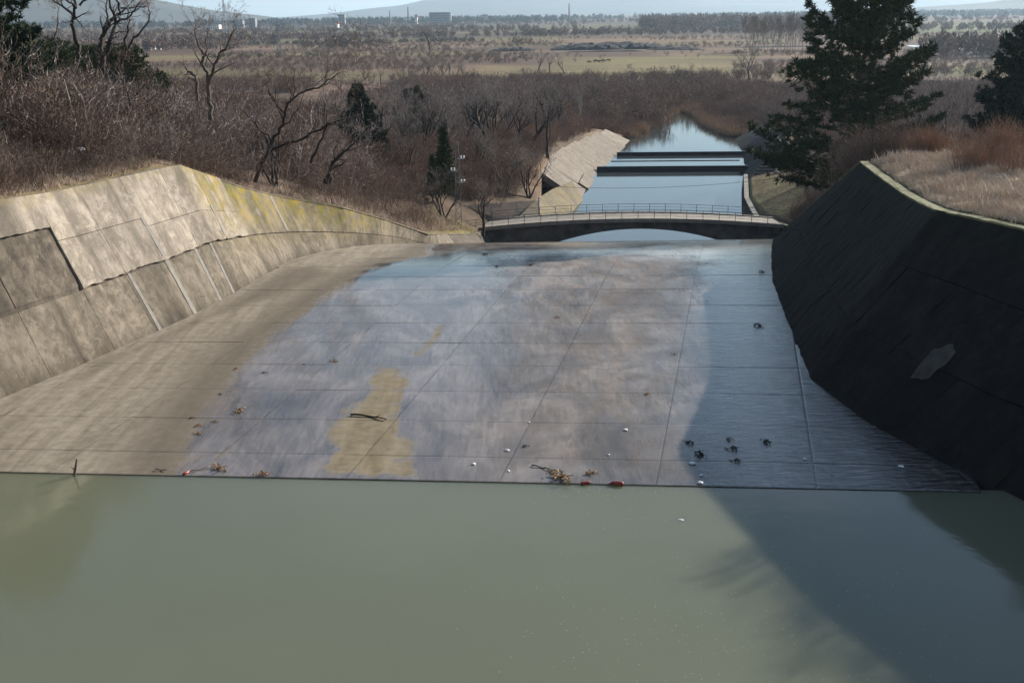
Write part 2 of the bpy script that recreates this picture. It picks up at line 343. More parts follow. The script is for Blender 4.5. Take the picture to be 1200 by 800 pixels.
# ------------------------------------------------------------------ ground, one sheet to the horizon
def field_colour(X, Y):
    """soil / litter / grass / farmland colours by place"""
    n = len(X); c = np.zeros((n, 3)) + (0.095, 0.068, 0.048)
    xl, _ = ltop(Y); xr, _ = rtop(Y)
    def put(mask, col, k=1.0):
        k = np.clip(np.asarray(mask, float) * k, 0, 1)[:, None]; c[:] = c * (1 - k) + np.array(col) * k
    nn = np.array([mnoise.noise(Vector((x * 0.004, y * 0.0045, 0.0))) for x, y in zip(X, Y)])
    n2 = np.array([mnoise.noise(Vector((x * 0.02, y * 0.02, 5.0))) for x, y in zip(X, Y)])
    n3 = np.array([mnoise.noise(Vector((x * 0.0016, y * 0.008, 9.0))) for x, y in zip(X, Y)])
    plain = sstep(200, 330, Y)
    put(plain, (0.15, 0.106, 0.078)); put(plain * sstep(-0.05, 0.3, nn + 0.5 * n2), (0.26, 0.185, 0.12))
    put(plain * sstep(0.06, 0.34, n3), (0.19, 0.175, 0.075)); put(plain * sstep(0.05, 0.4, -n3 + 0.3 * n2), (0.10, 0.075, 0.062))
    c[:] = c * (1 - plain[:, None] * np.array([0.26, 0.32, 0.34]))
    # the strips of farmland that can be told apart
    def strip(y0, y1, x0, x1, col, soft=18.0):
        a = np.minimum(sstep(y0 - soft, y0 + soft, Y), 1 - sstep(y1 - soft, y1 + soft, Y))
        u = X / np.maximum(Y, 1); s2 = 0.012
        b = np.minimum(sstep(x0 - s2, x0 + s2, u), 1 - sstep(x1 - s2, x1 + s2, u))
        put(a * b * (0.7 + 0.5 * n2), tuple(q_ * .8 for q_ in col))
    strip(510, 760, 0.035, 0.20, (0.235, 0.195, 0.085)); strip(560, 640, -0.02, 0.16, (0.25, 0.20, 0.10))
    strip(430, 490, -0.17, -0.10, (0.30, 0.19, 0.14)); strip(470, 560, 0.18, 0.30, (0.30, 0.22, 0.14))
    strip(820, 900, -0.32, -0.03, (0.235, 0.20, 0.085), 25); strip(1000, 1180, -0.25, -0.02, (0.25, 0.165, 0.115), 30)
    strip(1250, 1420, -0.26, 0.05, (0.20, 0.18, 0.08), 30); strip(1450, 1750, -0.22, 0.22, (0.085, 0.065, 0.06), 40)
    strip(1780, 1990, 0.02, 0.26, (0.30, 0.20, 0.15), 40); strip(2000, 2600, -0.24, 0.14, (0.155, 0.16, 0.075), 60)
    strip(1350, 2100, 0.30, 0.60, (0.14, 0.19, 0.06), 60); strip(2700, 3500, -0.3, 0.2, (0.10, 0.085, 0.08), 90)
    # bank grass and litter close by
    put((X < xl) * (Y < 200) * sstep(0, 0.3, n2), (0.18, 0.118, 0.075), 0.7)
    put((X > xr) * (Y < 86) * 1.0, (0.36, 0.28, 0.20)); put((X > xr) * (Y < 86) * (X - xr < 1.3), (0.085, 0.075, 0.035), 0.85)
    put((X < xl) * (xl - X < 0.9) * (Y < 125), (0.14, 0.11, 0.05), 0.8)
    put((X > xr) * (X - xr < 7) * (Y > 146) * (Y < 186), (0.17, 0.14, 0.065), 0.95)
    put((X < xl) * (xl - X < 10) * (Y > 122) * (Y < 141), (0.15, 0.125, 0.045), 0.9)
    put(((X < xl) | (X > xr)) * (Y > 276) * (Y < 420) * (np.abs(X - 50) < 60), (0.27, 0.19, 0.12), 0.7)
    return c
def build_ground():
    ys = list(np.arange(-60, 270, 2.0)) + [270, 272.5, 276]
    y = 276.0
    while y < 22000:
        y += max(2.5, y * y / (27 * 1400) * 0.55) if y < 6000 else y * 0.2; ys.append(y)
    ys = np.array(ys)
    out = np.concatenate([[0, 0.5, 1.1, 2, 3, 4.2], np.linspace(5.5, 60, 46), 60 * 1.14 ** np.arange(1, 14)])
    rows = []
    for Y in ys:
        g = max(1.0, Y / 170.0)
        xl, _ = ltop(Y); xr, _ = rtop(Y); inside = Y < 350
        L = xl - 0.45 - out[::-1] * g; R = xr + 0.45 + out * g
        cin = np.array([xl - 0.40, (xl * 2 + xr) / 3, (xl + xr * 2) / 3, xr + 0.40])
        X = np.concatenate([L, cin, R]); Z = ground_z(X, np.full_like(X, Y))
        rough = 0.35 * (1 - sstep(180, 300, Y))
        far = np.concatenate([out[::-1], [0, 0, 0, 0], out])
        Z = Z + rough * sstep(1.5, 6, far) * np.array([nz(x, Y, 2.0, 0.13) + 0.5 * nz(x, Y, 4.0, 0.4) for x in X])
        if inside:
            k = len(L); Z[k:k + 4] = min(float(zfloor(Y)) - 2.5, -3.0) if Y < 130 else -16.0
            if Y > 330: Z[k:k + 4] = -12.6
        rows.append(np.stack([X, np.full_like(X, Y), Z], -1))
    P = np.array(rows); q = P.reshape(-1, 3)
    col = field_colour(q[:, 0], q[:, 1]); col = np.concatenate([col, np.ones((len(col), 1))], 1)
    o = link('ground', grid_mesh('ground', P, M['ground'], {'field': ('FLOAT_COLOR', col)})); tag(o, kind='structure')
build_ground()

# ------------------------------------------------------------------ water
def sheet(name, pts, mat, kind='structure'):
    m = MB(); n = len(pts); m.v = [tuple(p) for p in pts]; m.f = [tuple(range(n))]
    return tag(m.build(name, mat), kind=kind)
def near_edge(X): return 39.62 - 0.088 * (X + 2)
sheet('pool_water', [(-75, -60, -0.04), (75, -60, -0.04), (75, near_edge(75) + 0.25, -0.04), (-75, near_edge(-75) + 0.25, -0.04)], M['water_murky'])
sheet('canal_water', [(-12, 130, -12), (44, 130, -12), (66, 352, -12), (18, 352, -12)], M['water_canal'])
for (x0, x1, y, w_) in ((1100, 1126, 62, 60), (1083, 1103, 56, 50)):
    a = W(x0, y, PLAIN + 0.15); b = W(x1, y - 1, PLAIN + 0.15)
    pts = []
    for k in range(14):
        t = 2 * math.pi * k / 14; pts.append(((a[0] + b[0]) / 2 + (b[0] - a[0]) / 2 * math.cos(t) * (1 + 0.15 * math.sin(3 * t)), (a[1] + b[1]) / 2 + w_ * math.sin(t), PLAIN + 0.15))
    sheet('pond_water', pts, M['water_canal'])

# ------------------------------------------------------------------ spillway floor of cast panels
rng = random.Random(4)
def poly_sd(px, py, poly):                     # signed distance (positive inside)
    p = np.stack([px, py], -1); n = len(poly); inside = np.zeros(len(px), bool); dm = np.full(len(px), 1e9)
    for i in range(n):
        a = np.array(poly[i]); b = np.array(poly[(i + 1) % n]); ab = b - a
        t = np.clip(((p - a) @ ab) / (ab @ ab), 0, 1); dm = np.minimum(dm, np.linalg.norm(p - a - t[:, None] * ab, axis=1))
        cond = ((a[1] > p[:, 1]) != (b[1] > p[:, 1]))
        xi = a[0] + (p[:, 1] - a[1]) / (b[1] - a[1] + 1e-12) * ab[0]
        inside ^= cond & (p[:, 0] < xi)
    return np.where(inside, dm, -dm)
def wp(L): return [tuple(W(x, y)[:2]) for x, y in L]
WET_L = np.array(sorted([(W(x, y)[1], W(x, y)[0]) for x, y in [(222, 556), (228, 520), (262, 470), (292, 430), (322, 395), (368, 365), (398, 342), (432, 320), (470, 300), (505, 289)]]))
ISLE = wp([(452, 428), (470, 436), (476, 452), (468, 475), (462, 500), (480, 520), (478, 553), (440, 557), (375, 548), (392, 525), (388, 500), (408, 480), (432, 462), (440, 440)])
ISLE2 = wp([(484, 416), (496, 419), (512, 400), (522, 380), (514, 380), (498, 398)])
ISLE3 = wp([(215, 540), (330, 545), (352, 520), (300, 515), (250, 525)])
LEFTDARK = wp([(330, 312), (375, 305), (385, 320), (330, 345), (250, 372), (165, 410), (60, 460), (120, 425), (235, 372), (300, 335)])  # darker patch along the foot of the left wall
MIDDRY = wp([(590, 300), (640, 292), (720, 294), (830, 305), (808, 340), (785, 430), (780, 480), (850, 565), (560, 565), (540, 500), (590, 420)])
def floor_attrs(X, Y):
    X = np.asarray(X, float).ravel(); Y = np.asarray(Y, float).ravel()
    wet = sstep(-2.2, 1.7, X - ip(Y, WET_L[:, 0], WET_L[:, 1]))
    i1 = sstep(-1.1, 1.0, poly_sd(X, Y, ISLE) + 0.45 * np.array([nz(a_, b_, 4.0, .9) + .6 * nz(a_, b_, 9.0, 2.3) for a_, b_ in zip(X, Y)])); i2 = sstep(-0.7, 0.6, poly_sd(X, Y, ISLE2)); i3 = sstep(-0.6, 0.9, poly_sd(X, Y, ISLE3))
    wet = wet * (1 - i1) * (1 - 0.8 * i2) * (1 - 0.35 * i3)
    algae = np.maximum(np.maximum(i1, i2), 0.6 * i3)
    edge = np.exp(-((X - ip(Y, WET_L[:, 0], WET_L[:, 1]) + 1.2) / 1.6) ** 2)
    stain = np.clip(0.85 * edge + 0.8 * sstep(-0.6, 1.0, poly_sd(X, Y, LEFTDARK)), 0, 1)  # stained wet margin, and the darker patch on the left
    mid = sstep(-6.0, 3.5, poly_sd(X, Y, MIDDRY))
    far = sstep(74, 88, Y); film = np.clip(1.0 - 0.75 * mid - 0.3 * far, 0, 1)
    ripple_shade = sstep(4.9, 7.8, X - 0.19 * (Y - 42) + 0.7 * np.sin(Y * .35)) * (1 - .5 * far) * wet * (0.35 + 0.65 * film)  # begins about at the wall's shadow edge; drives ripples and painted shade
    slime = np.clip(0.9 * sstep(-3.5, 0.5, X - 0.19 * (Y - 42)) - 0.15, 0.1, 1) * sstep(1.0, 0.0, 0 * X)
    return {'wet': wet, 'algae': algae, 'stain': stain, 'film': film, 'ripple_shade': ripple_shade, 'slime': np.clip(0.9 * sstep(-2.5, 3.5, X - 0.19 * (Y - 42)), 0.12, 1)}
base = MB()
Ys = np.arange(40.2, 152, 1.5)
for a, b in zip(Ys[:-1], Ys[1:]):
    for (y0, y1) in ((a, b),):
        z0, z1 = float(zfloor(y0)) - 0.16, float(zfloor(y1)) - 0.16
        base.quad((ltoe(y0) - 1.5, y0, z0), (rtoe(y0) + 1.5, y0, z0), (rtoe(y1) + 1.5, y1, z1), (ltoe(y1) - 1.5, y1, z1))
simple('joint_dark', (0.035, 0.03, 0.026), 0.9, 0.3, 4)
floor_ob = tag(base.build('spillway_floor', M['joint_dark']), kind='structure')
CS = [39.62] + list(np.arange(42.0, 112.5, 4.0))
def row_y(c, X): return c + (-0.088 + 0.06 * min(1, (c - 39.6) / 45)) * (X + 2)
def col_x(k, Y): return -5.64 + 5.6 * k + 0.191 * (Y - 42)
G = 0.013
def TT(i, n, L):                               # even steps with an extra ring 7 cm inside the edge
    e = min(.2, .07 / L)
    return 0.0 if i == 0 else (1.0 if i == n else e + (1 - 2 * e) * (i - 1) / (n - 2))
for r in range(len(CS) - 1):
    for k in range(-5, 6):
        nx, ny = 20, 16
        yc = (CS[r] + CS[r + 1]) / 2
        lo = max(col_x(k, yc), ltoe(yc) - 0.4); hi = min(col_x(k + 1, yc), rtoe(yc) + 0.4)
        if hi - lo < 0.3 and not (r == 0): continue
        if hi - lo < 0.3: continue
        P = np.zeros((ny + 1, nx + 1, 3)); dz = rng.uniform(-0.005, 0.005); tx = rng.uniform(-0.0006, 0.0006)
        for j in range(ny + 1):
            for i in range(nx + 1):
                t = TT(j, ny, CS[r + 1] - CS[r]); s = TT(i, nx, hi - lo)
                Y = yc
                for _ in range(3):
                    xa = max(col_x(k, Y), ltoe(Y) - 0.4) + G / 2; xb = min(col_x(k + 1, Y), rtoe(Y) + 0.4) - G / 2
                    X = xa + (xb - xa) * s
                    Y = (row_y(CS[r], X) + (0 if r == 0 else G / 2)) * (1 - t) + (row_y(CS[r + 1], X) - G / 2) * t
                e = min(i, nx - i) * min(j, ny - j)
                P[j, i] = (X, Y, float(zfloor(Y)) + dz + tx * (i - nx / 2) - (0.006 if e == 0 else 0))
        # skirts: an outer ring folded down
        top = P.copy(); Q = np.zeros((ny + 3, nx + 3, 3)); Q[1:-1, 1:-1] = top
        Q[0, 1:-1] = top[0]; Q[-1, 1:-1] = top[-1]; Q[1:-1, 0] = top[:, 0]; Q[1:-1, -1] = top[:, -1]
        Q[0, 0] = top[0, 0]; Q[0, -1] = top[0, -1]; Q[-1, 0] = top[-1, 0]; Q[-1, -1] = top[-1, -1]
        dn = 0.55 if r == 0 else 0.15
        for sl in (np.s_[0, :], np.s_[-1, :], np.s_[:, 0], np.s_[:, -1]):
            Q[sl][..., 2] = Q[sl][..., 2]
        m_ = np.zeros((ny + 3, nx + 3), bool); m_[0] = m_[-1] = True; m_[:, 0] = m_[:, -1] = True
        Q[m_, 2] -= dn
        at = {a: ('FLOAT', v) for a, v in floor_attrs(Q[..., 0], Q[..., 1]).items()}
        eg = np.zeros((ny + 3, nx + 3)); eg[:2] = eg[-2:] = 1; eg[:, :2] = eg[:, -2:] = 1
        at['edge'] = ('FLOAT', eg)
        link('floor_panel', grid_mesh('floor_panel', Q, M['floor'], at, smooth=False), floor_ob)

# ------------------------------------------------------------------ retaining walls: core, facing panels, mortar strips
def make_surface(toe, top, inward):
    def S(v, h):
        xt = float(toe(v)); x2, z2 = top(v); zb = float(zfloor(v)) - 0.3
        return np.array([xt + (float(x2) - xt) * h, v, zb + (float(z2) - zb) * h])
    def Nn(v, h):
        a = S(v + 0.3, h) - S(v - 0.3, h); b = S(v, min(h + 0.05, 1)) - S(v, max(h - 0.05, 0)); n = np.cross(a, b); n /= np.linalg.norm(n) + 1e-12
        return n if n[0] * inward > 0 else -n
    return S, Nn
SL, NL = make_surface(ltoe, ltop, 1.0)
SR, NR = make_surface(rtoe, rtop, -1.0)
def wall_patch(name, S, Nn, v0, v1, h0, h1, off, mat, parent, nv=10, nh=8, thick=0.25, amp=0.02, ragged=0.0, stain=None, lichen=None, seed=0, gap=0.02, slant=0.0):
    P = np.zeros((nh + 3, nv + 3, 3)); st = np.zeros((nh + 3, nv + 3)); li = np.zeros((nh + 3, nv + 3))
    for j in range(nh + 3):
        for i in range(nv + 3):
            jj = min(max(j - 1, 0), nh); ii = min(max(i - 1, 0), nv)
            v = v0 + gap + (v1 - v0 - 2 * gap) * ii / nv; h = h0 + (h1 - h0) * jj / nh
            if ragged and jj == 0: h += ragged * (0.5 + nz(v, seed, 3.0, 0.9) + 0.6 * nz(v, seed, 7.0, 2.6))
            if ragged and ii == 0: v += 0.12 * nz(h * 9, seed, 1.0)
            n = Nn(v, h); o = off + amp * nz(v * 1.3, h * 9, seed) + (0 if 0 < jj < nh and 0 < ii < nv else -0.012)
            rim = (j in (0, nh + 2) or i in (0, nv + 2))
            P[j, i] = S(v, h) + n * (o - (thick if rim else 0))
            st[j, i] = stain(v, h) if stain else 0; li[j, i] = lichen(v, h) if lichen else 0
    return link(name, grid_mesh(name, P, M[mat], {'stain': ('FLOAT', st), 'lichen': ('FLOAT', li)}, smooth=False), parent)
def strip_curve(S, Nn, off, v0, v1, h0, h1, nv, nh):
    return np.array([[S(v, h) + Nn(v, h) * off for v in np.linspace(v0, v1, nv)] for h in np.linspace(h0, h1, nh)])

lw = tag(empty('retaining_wall', (ltoe(60), 60, 0)), 'sunlit tan concrete retaining wall sloping down to the left side of the spillway floor', 'wall')
lw_inv = Matrix.Translation(Vector((-float(ltoe(60)), -60, 0)))
def into(o, inv=None):
    o.matrix_parent_inverse = o.parent.matrix_world.inverted() if inv is None else inv
    return o
def lich(v, h): return float(sstep(69, 74, v) * (1 - sstep(93, 104, v)) * sstep(0.30, 0.85, h)) * 0.95 + 0.35 * float(sstep(0.9, 1.0, h))
def runs(v, h): return max(0.0, 1.6 * nz(v * 1.15, 0.3, 4.0) + .5 * nz(v * 3.1, h * .8, 6.0)) * (0.45 + 0.55 * h)
def stn_low(v, h): return 0.6 * runs(v, 1.0) + 0.55 * float(1 - sstep(0.0, 0.16, h)) + 0.5 * float(1 - sstep(44, 58, v)) + 0.3 * float(sstep(84, 98, v))
core = grid_mesh('wall_core', strip_curve(SL, NL, 0.0, 8, 150, 0, 1, 140, 14), M['wall_core'],
                 {'stain': ('FLOAT', np.array([[0.25 + 0.35 * (v < 50) for v in np.linspace(8, 150, 140)] for h in range(14)])), 'lichen': ('FLOAT', np.zeros((14, 140)))})
into(link('wall_core', core, lw), lw_inv)
VJ = [10, 22, 30, 37, 43, 48.3, 53, 57.6, 61.2, 64.8, 68.5, 72.3, 76.4, 80.3, 85.5, 91.5, 99, 108, 120]
LEDGE = 0.43
for a, b in zip(VJ[:-1], VJ[1:]):
    sd = a * 1.7
    if a < 57:
        into(wall_patch('facing_panel', SL, NL, a, b, 0.80, 1.0, 0.16, 'wall_pale', lw, amp=0.015, ragged=0.014, nv=22, seed=sd, gap=0.007, stain=lambda v, h: 0.12 + 0.7 * runs(v + 31, h), lichen=lich), lw_inv)
        into(wall_patch('backing_panel', SL, NL, a, b, LEDGE + 0.01, 0.795, 0.05, 'wall_core', lw, amp=0.05, seed=sd + 3, thick=0.1, gap=0.03, stain=lambda v, h: 0.5 * float(1 - sstep(46, 54, v))), lw_inv)
    else:
        m_ = 'wall_pale' if a < 76 else 'wall_lower'
        if a < 76:
            hs = [LEDGE - 0.01, 0.72, 1.0] if int(a) % 2 else [LEDGE - 0.01, 0.66, 1.0]
            into(wall_patch('facing_panel', SL, NL, a, b, hs[0], hs[1] - 0.003, 0.17, m_, lw, ragged=0.014, nv=22, amp=0.015, gap=0.007, seed=sd, stain=lambda v, h: 0.05 + 0.7 * runs(v + 31, h), lichen=lich), lw_inv)
            into(wall_patch('facing_panel', SL, NL, a, b, hs[1], hs[2], 0.162, m_, lw, amp=0.015, gap=0.007, seed=sd + 5, stain=lambda v, h: 0.18 * float(sstep(0.8, 1, h)) + 0.75 * runs(v + 31, h), lichen=lich), lw_inv)
        else:
            into(wall_patch('facing_panel', SL, NL, a, b, LEDGE, 1.0, 0.08, m_, lw, amp=0.015, gap=0.01, seed=sd, stain=lambda v, h: 0.15 * float(sstep(0.75, 1, h)) + 0.8 * runs(v + 31, h), lichen=lich), lw_inv)
    into(wall_patch('facing_panel', SL, NL, a, b, 0.0, LEDGE - 0.015, 0.06, 'wall_lower', lw, amp=0.012, gap=0.012, seed=sd + 9, stain=stn_low, lichen=lambda v, h: 0.3 * lich(v, h * 2)), lw_inv)
def mortar(v0, h0, v1, h1, w, off=0.071):
    m = MB(); pts = []
    for t in np.linspace(0, 1, 9):
        v = v0 + (v1 - v0) * t; h = h0 + (h1 - h0) * t; ww = w * (0.8 + 0.35 * nz(v0, t * 4, 2.0))
        pts.append((SL(v - ww, h) + NL(v, h) * off, SL(v + ww, h) + NL(v, h) * off, SL(v + ww, h) + NL(v, h) * (off - 0.06), SL(v - ww, h) + NL(v, h) * (off - 0.06)))
    for p, q in zip(pts[:-1], pts[1:]): m.prism(p, q)
    into(m.build('mortar_strip', M['strip_mortar'], lw), lw_inv)
for (v0, w_) in ((61.5, 0.16), (65.0, 0.22), (68.2, 0.17), (70.0, 0.15)): mortar(v0, 0.03, v0 + 0.05, 0.42, w_)
mortar(64.9, 0.45, 64.8, 0.72, 0.17, 0.184); mortar(72.2, 0.45, 72.3, 0.70, 0.16, 0.184); mortar(76.4, 0.44, 76.4, 0.86, 0.22, 0.095); mortar(83.8, 0.45, 83.9, 0.95, 0.2, 0.095)
cop = MB()
for a, b in zip(np.arange(8, 148, 1.5)[:-1], np.arange(8, 148, 1.5)[1:]):
    pr = []
    for v in (a, b):
        p = SL(v, 1.0); j = 0.04 * nz(v, 2, 1.0, 0.7); pr.append([p + (0.14, 0, -0.05), p + (0.14, 0, 0.03 + j), p + (-0.75, 0, 0.03 + j), p + (-0.75, 0, -0.3)])
    cop.prism(pr[0], pr[1])
o = into(cop.build('coping', M['wall_lower'], lw), lw_inv)

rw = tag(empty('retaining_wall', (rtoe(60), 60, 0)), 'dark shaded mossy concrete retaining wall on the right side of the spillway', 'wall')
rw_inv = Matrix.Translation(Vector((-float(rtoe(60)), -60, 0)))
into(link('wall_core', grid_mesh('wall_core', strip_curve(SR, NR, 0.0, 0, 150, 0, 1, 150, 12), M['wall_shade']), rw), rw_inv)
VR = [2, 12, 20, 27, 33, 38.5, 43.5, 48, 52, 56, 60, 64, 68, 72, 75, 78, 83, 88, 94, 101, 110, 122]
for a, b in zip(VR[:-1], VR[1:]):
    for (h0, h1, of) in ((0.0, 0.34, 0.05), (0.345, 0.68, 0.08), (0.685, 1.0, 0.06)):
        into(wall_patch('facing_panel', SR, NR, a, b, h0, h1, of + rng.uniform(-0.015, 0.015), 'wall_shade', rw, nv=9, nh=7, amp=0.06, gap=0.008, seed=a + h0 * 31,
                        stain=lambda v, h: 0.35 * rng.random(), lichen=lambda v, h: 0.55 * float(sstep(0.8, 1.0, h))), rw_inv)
cop = MB(); cv = np.arange(0, 148, 1.5)
for a, b in zip(cv[:-1], cv[1:]):
    pr = []
    for v in (a, b):
        p = SR(v, 1.0); j = 0.05 * nz(v, 9, 1.0, 0.7); pr.append([p + (-0.14, 0, -0.05), p + (-0.14, 0, 0.04 + j), p + (0.4, 0, 0.04 + j), p + (0.4, 0, -0.3)])
    cop.prism(pr[0], pr[1])
simple('coping_moss', (0.16, 0.155, 0.075), 0.95, 0.5, 1.3)
into(cop.build('coping', M['coping_moss'], rw), rw_inv)
def hit_wall(px, py, S, v0, v1):              # the (v, h) on a wall seen at a pixel
    best = None
    for v in np.linspace(v0, v1, 160):
        for h in np.linspace(0, 1, 50):
            q = pix(S(v, h)); e = (q[0] - px) ** 2 + (q[1] - py) ** 2
            if best is None or e < best[0]: best = (e, v, h)
    return best[1], best[2]
simple('scar_pale', (0.06, 0.054, 0.048), 0.95, 0.4, 2.0)
for (px, py, rv, rh, s) in ((1098, 428, 0.6, 0.085, 3),):
    v, h = hit_wall(px, py, SR, 42, 75); m = MB(); c = SR(v, h) + NR(v, h) * 0.16; ring = []
    for k in range(16):
        t = 2 * math.pi * k / 16; r = 1 + 0.75 * nz(math.cos(t) * 1.9, math.sin(t) * 1.9, s)
        ring.append(SR(v + rv * r * math.cos(t), h + rh * r * math.sin(t)) + NR(v, h) * 0.135)
    for k in range(16): m.tri(ring[k], ring[(k + 1) % 16], c)
    into(m.build('spalled_patch', M['scar_pale'], rw), rw_inv)['label'] = 'pale grey spalled patch on the dark wall'

# ------------------------------------------------------------------ canal walls downstream of the bridge
def place(o, loc):                            # set an Empty's children so that world-space meshes stay put
    inv = Matrix.Translation(-Vector(loc))
    for c in o.children: c.matrix_parent_inverse = inv
    return o
def quad_patch(name, a, b, c, d, off, mat, parent, thick=0.5, nu=6, nv=6, amp=0.03, seed=0, stain=0.0, lichen=0.0):
    """slab on the bilinear face a,b (bottom) - d,c (top); thick behind"""
    a, b, c, d = map(np.array, (a, b, c, d)); n = np.cross(b - a, d - a); n = n / np.linalg.norm(n)
    P = np.zeros((nv + 3, nu + 3, 3))
    for j in range(nv + 3):
        for i in range(nu + 3):
            t = min(max(j - 1, 0), nv) / nv; s = min(max(i - 1, 0), nu) / nu
            p = (a * (1 - s) + b * s) * (1 - t) + (d * (1 - s) + c * s) * t
            rim = j in (0, nv + 2) or i in (0, nu + 2)
            P[j, i] = p + n * (off - (thick if rim else 0) + (0 if rim else amp * nz(s * 5, t * 5, seed)))
    sh = P.shape[:2]
    return link(name, grid_mesh(name, P, M[mat], {'stain': ('FLOAT', np.full(sh, stain)), 'lichen': ('FLOAT', np.full(sh, lichen))}, smooth=False), parent)
cw = tag(empty('canal_wall', (12, 183, -12)), 'sunlit sloping concrete canal lining of stepped panels left of the two dark sills', 'wall')
toeL = lambda Y: np.array([float(ltoe(Y)), Y, -12.6])
cj = [184, 195, 207, 219, 232, 246, 259, 271]
ztop = [-6.9, -7.1, -7.4, -7.7, -8.1, -8.6, -9.2]
xoff = [6.6, 6.5, 6.4, 6.3, 6.2, 6.0, 5.7]
for i, (a, b) in enumerate(zip(cj[:-1], cj[1:])):
    A, B = toeL(a + 0.06), toeL(b - 0.06); sk = -9 - 0.5 * i
    T0 = np.array([A[0] - xoff[i] - 1.2, a + 0.06 + sk * 0.2, ztop[i]]); T1 = np.array([B[0] - xoff[i] - 1.2, b - 0.06 + sk * 0.2, ztop[i]])
    quad_patch('lining_panel', A, B, T1, T0, 0.10 * (i % 2), 'canal_panel', cw, 0.9, seed=i * 3.1, stain=0.12 * (i % 3))
    lo0, lo1 = A * 0.72 + T0 * 0.28, B * 0.72 + T1 * 0.28
    if i in (1,): quad_patch('apron_panel', A, B, lo1, lo0, 0.34, 'canal_panel', cw, 0.5, seed=50 + i)
place(cw, (12, 183, -12))
aw = tag(empty('abutment_wall', (8, 165, -12)), 'pale stained upright canal wall between the bridge and the sloping lining', 'wall')
pts = [(150, 5.5, 0.6, -9.4), (160, 7.6, 2.4, -9.3), (168, 9.6, 4.0, -9.25), (176, 10.7, 6.2, -9.2), (184, 11.8, 9.6, -9.1)]
for i in range(len(pts) - 1):
    (y0, b0, t0, z0), (y1, b1, t1, z1) = pts[i], pts[i + 1]
    quad_patch('wall_panel', (b0, y0 + .03, -12.8), (b1, y1 - .03, -12.8), (t1, y1 - .03, z1), (t0, y0 + .03, z0), 0.0, 'canal_panel', aw, 0.6, seed=i + 70, stain=0.35, lichen=0.5)
place(aw, (8, 165, -12))
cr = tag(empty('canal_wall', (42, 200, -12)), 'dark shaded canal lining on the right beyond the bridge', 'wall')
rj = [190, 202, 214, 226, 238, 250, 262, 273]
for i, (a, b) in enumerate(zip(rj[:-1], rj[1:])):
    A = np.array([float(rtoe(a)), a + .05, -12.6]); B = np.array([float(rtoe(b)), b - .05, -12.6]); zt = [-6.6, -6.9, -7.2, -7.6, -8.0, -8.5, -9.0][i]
    quad_patch('lining_panel', B, A, A + (7.0, 0, zt + 12.6), B + (7.0, 0, zt + 12.6), 0.12 * (i % 2), 'canal_shade', cr, 0.8, seed=i + 20, stain=0.3)
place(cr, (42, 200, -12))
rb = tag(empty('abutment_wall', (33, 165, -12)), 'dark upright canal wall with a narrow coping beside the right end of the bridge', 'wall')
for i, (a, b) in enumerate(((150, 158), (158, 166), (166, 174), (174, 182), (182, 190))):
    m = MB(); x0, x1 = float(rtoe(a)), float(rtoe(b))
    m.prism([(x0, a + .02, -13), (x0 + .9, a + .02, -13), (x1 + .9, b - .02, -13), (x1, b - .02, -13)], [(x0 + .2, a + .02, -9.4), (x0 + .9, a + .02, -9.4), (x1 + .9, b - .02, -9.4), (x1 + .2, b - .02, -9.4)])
    m.build('wall_block', M['canal_shade'], rb)
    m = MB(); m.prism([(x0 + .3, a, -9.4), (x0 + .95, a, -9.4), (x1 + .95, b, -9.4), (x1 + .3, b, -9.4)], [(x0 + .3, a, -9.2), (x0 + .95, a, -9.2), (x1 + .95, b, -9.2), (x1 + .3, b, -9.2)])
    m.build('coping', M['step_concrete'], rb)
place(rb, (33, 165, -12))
# the two sills standing across the canal
for (Y, x0, x1, zt, lab) in ((217, 15.8, 43.0, -11.2, 'dark concrete sill across the canal, the nearer and taller of the two'),
                             (241.5, 21.6, 47.6, -11.45, 'low dark concrete sill across the canal farther from the bridge')):
    s = tag(empty('canal_sill', ((x0 + x1) / 2, Y, -12)), lab, 'weir')
    m = MB(); m.prism([(x0, Y, -14), (x1, Y - 1.2, -14), (x1, Y + .2, -14), (x0, Y + 1.4, -14)], [(x0, Y, zt), (x1, Y - 1.2, zt), (x1, Y - .75, zt), (x0, Y + .45, zt)])
    m.build('sill_body', M['sill_wet'], s)
    m = MB(); m.prism([(x0, Y - .06, zt), (x1, Y - 1.26, zt), (x1, Y - .7, zt), (x0, Y + .5, zt)], [(x0, Y - .06, zt + .12), (x1, Y - 1.26, zt + .12), (x1, Y - .7, zt + .12), (x0, Y + .5, zt + .12)])
    m.build('sill_cap', M['sill_wet'], s); place(s, ((x0 + x1) / 2, Y, -12))
m = MB(); m.prism([(19.6, 232, -14), (44.3, 231, -14), (44.4, 231.6, -14), (19.7, 232.6, -14)], [(19.6, 232, -11.9), (44.3, 231, -11.9), (44.4, 231.6, -11.9), (19.7, 232.6, -11.9)])
tag(m.build('submerged_step', M['sill_wet']), 'thin concrete edge just breaking the water between the two dark sills', 'weir')
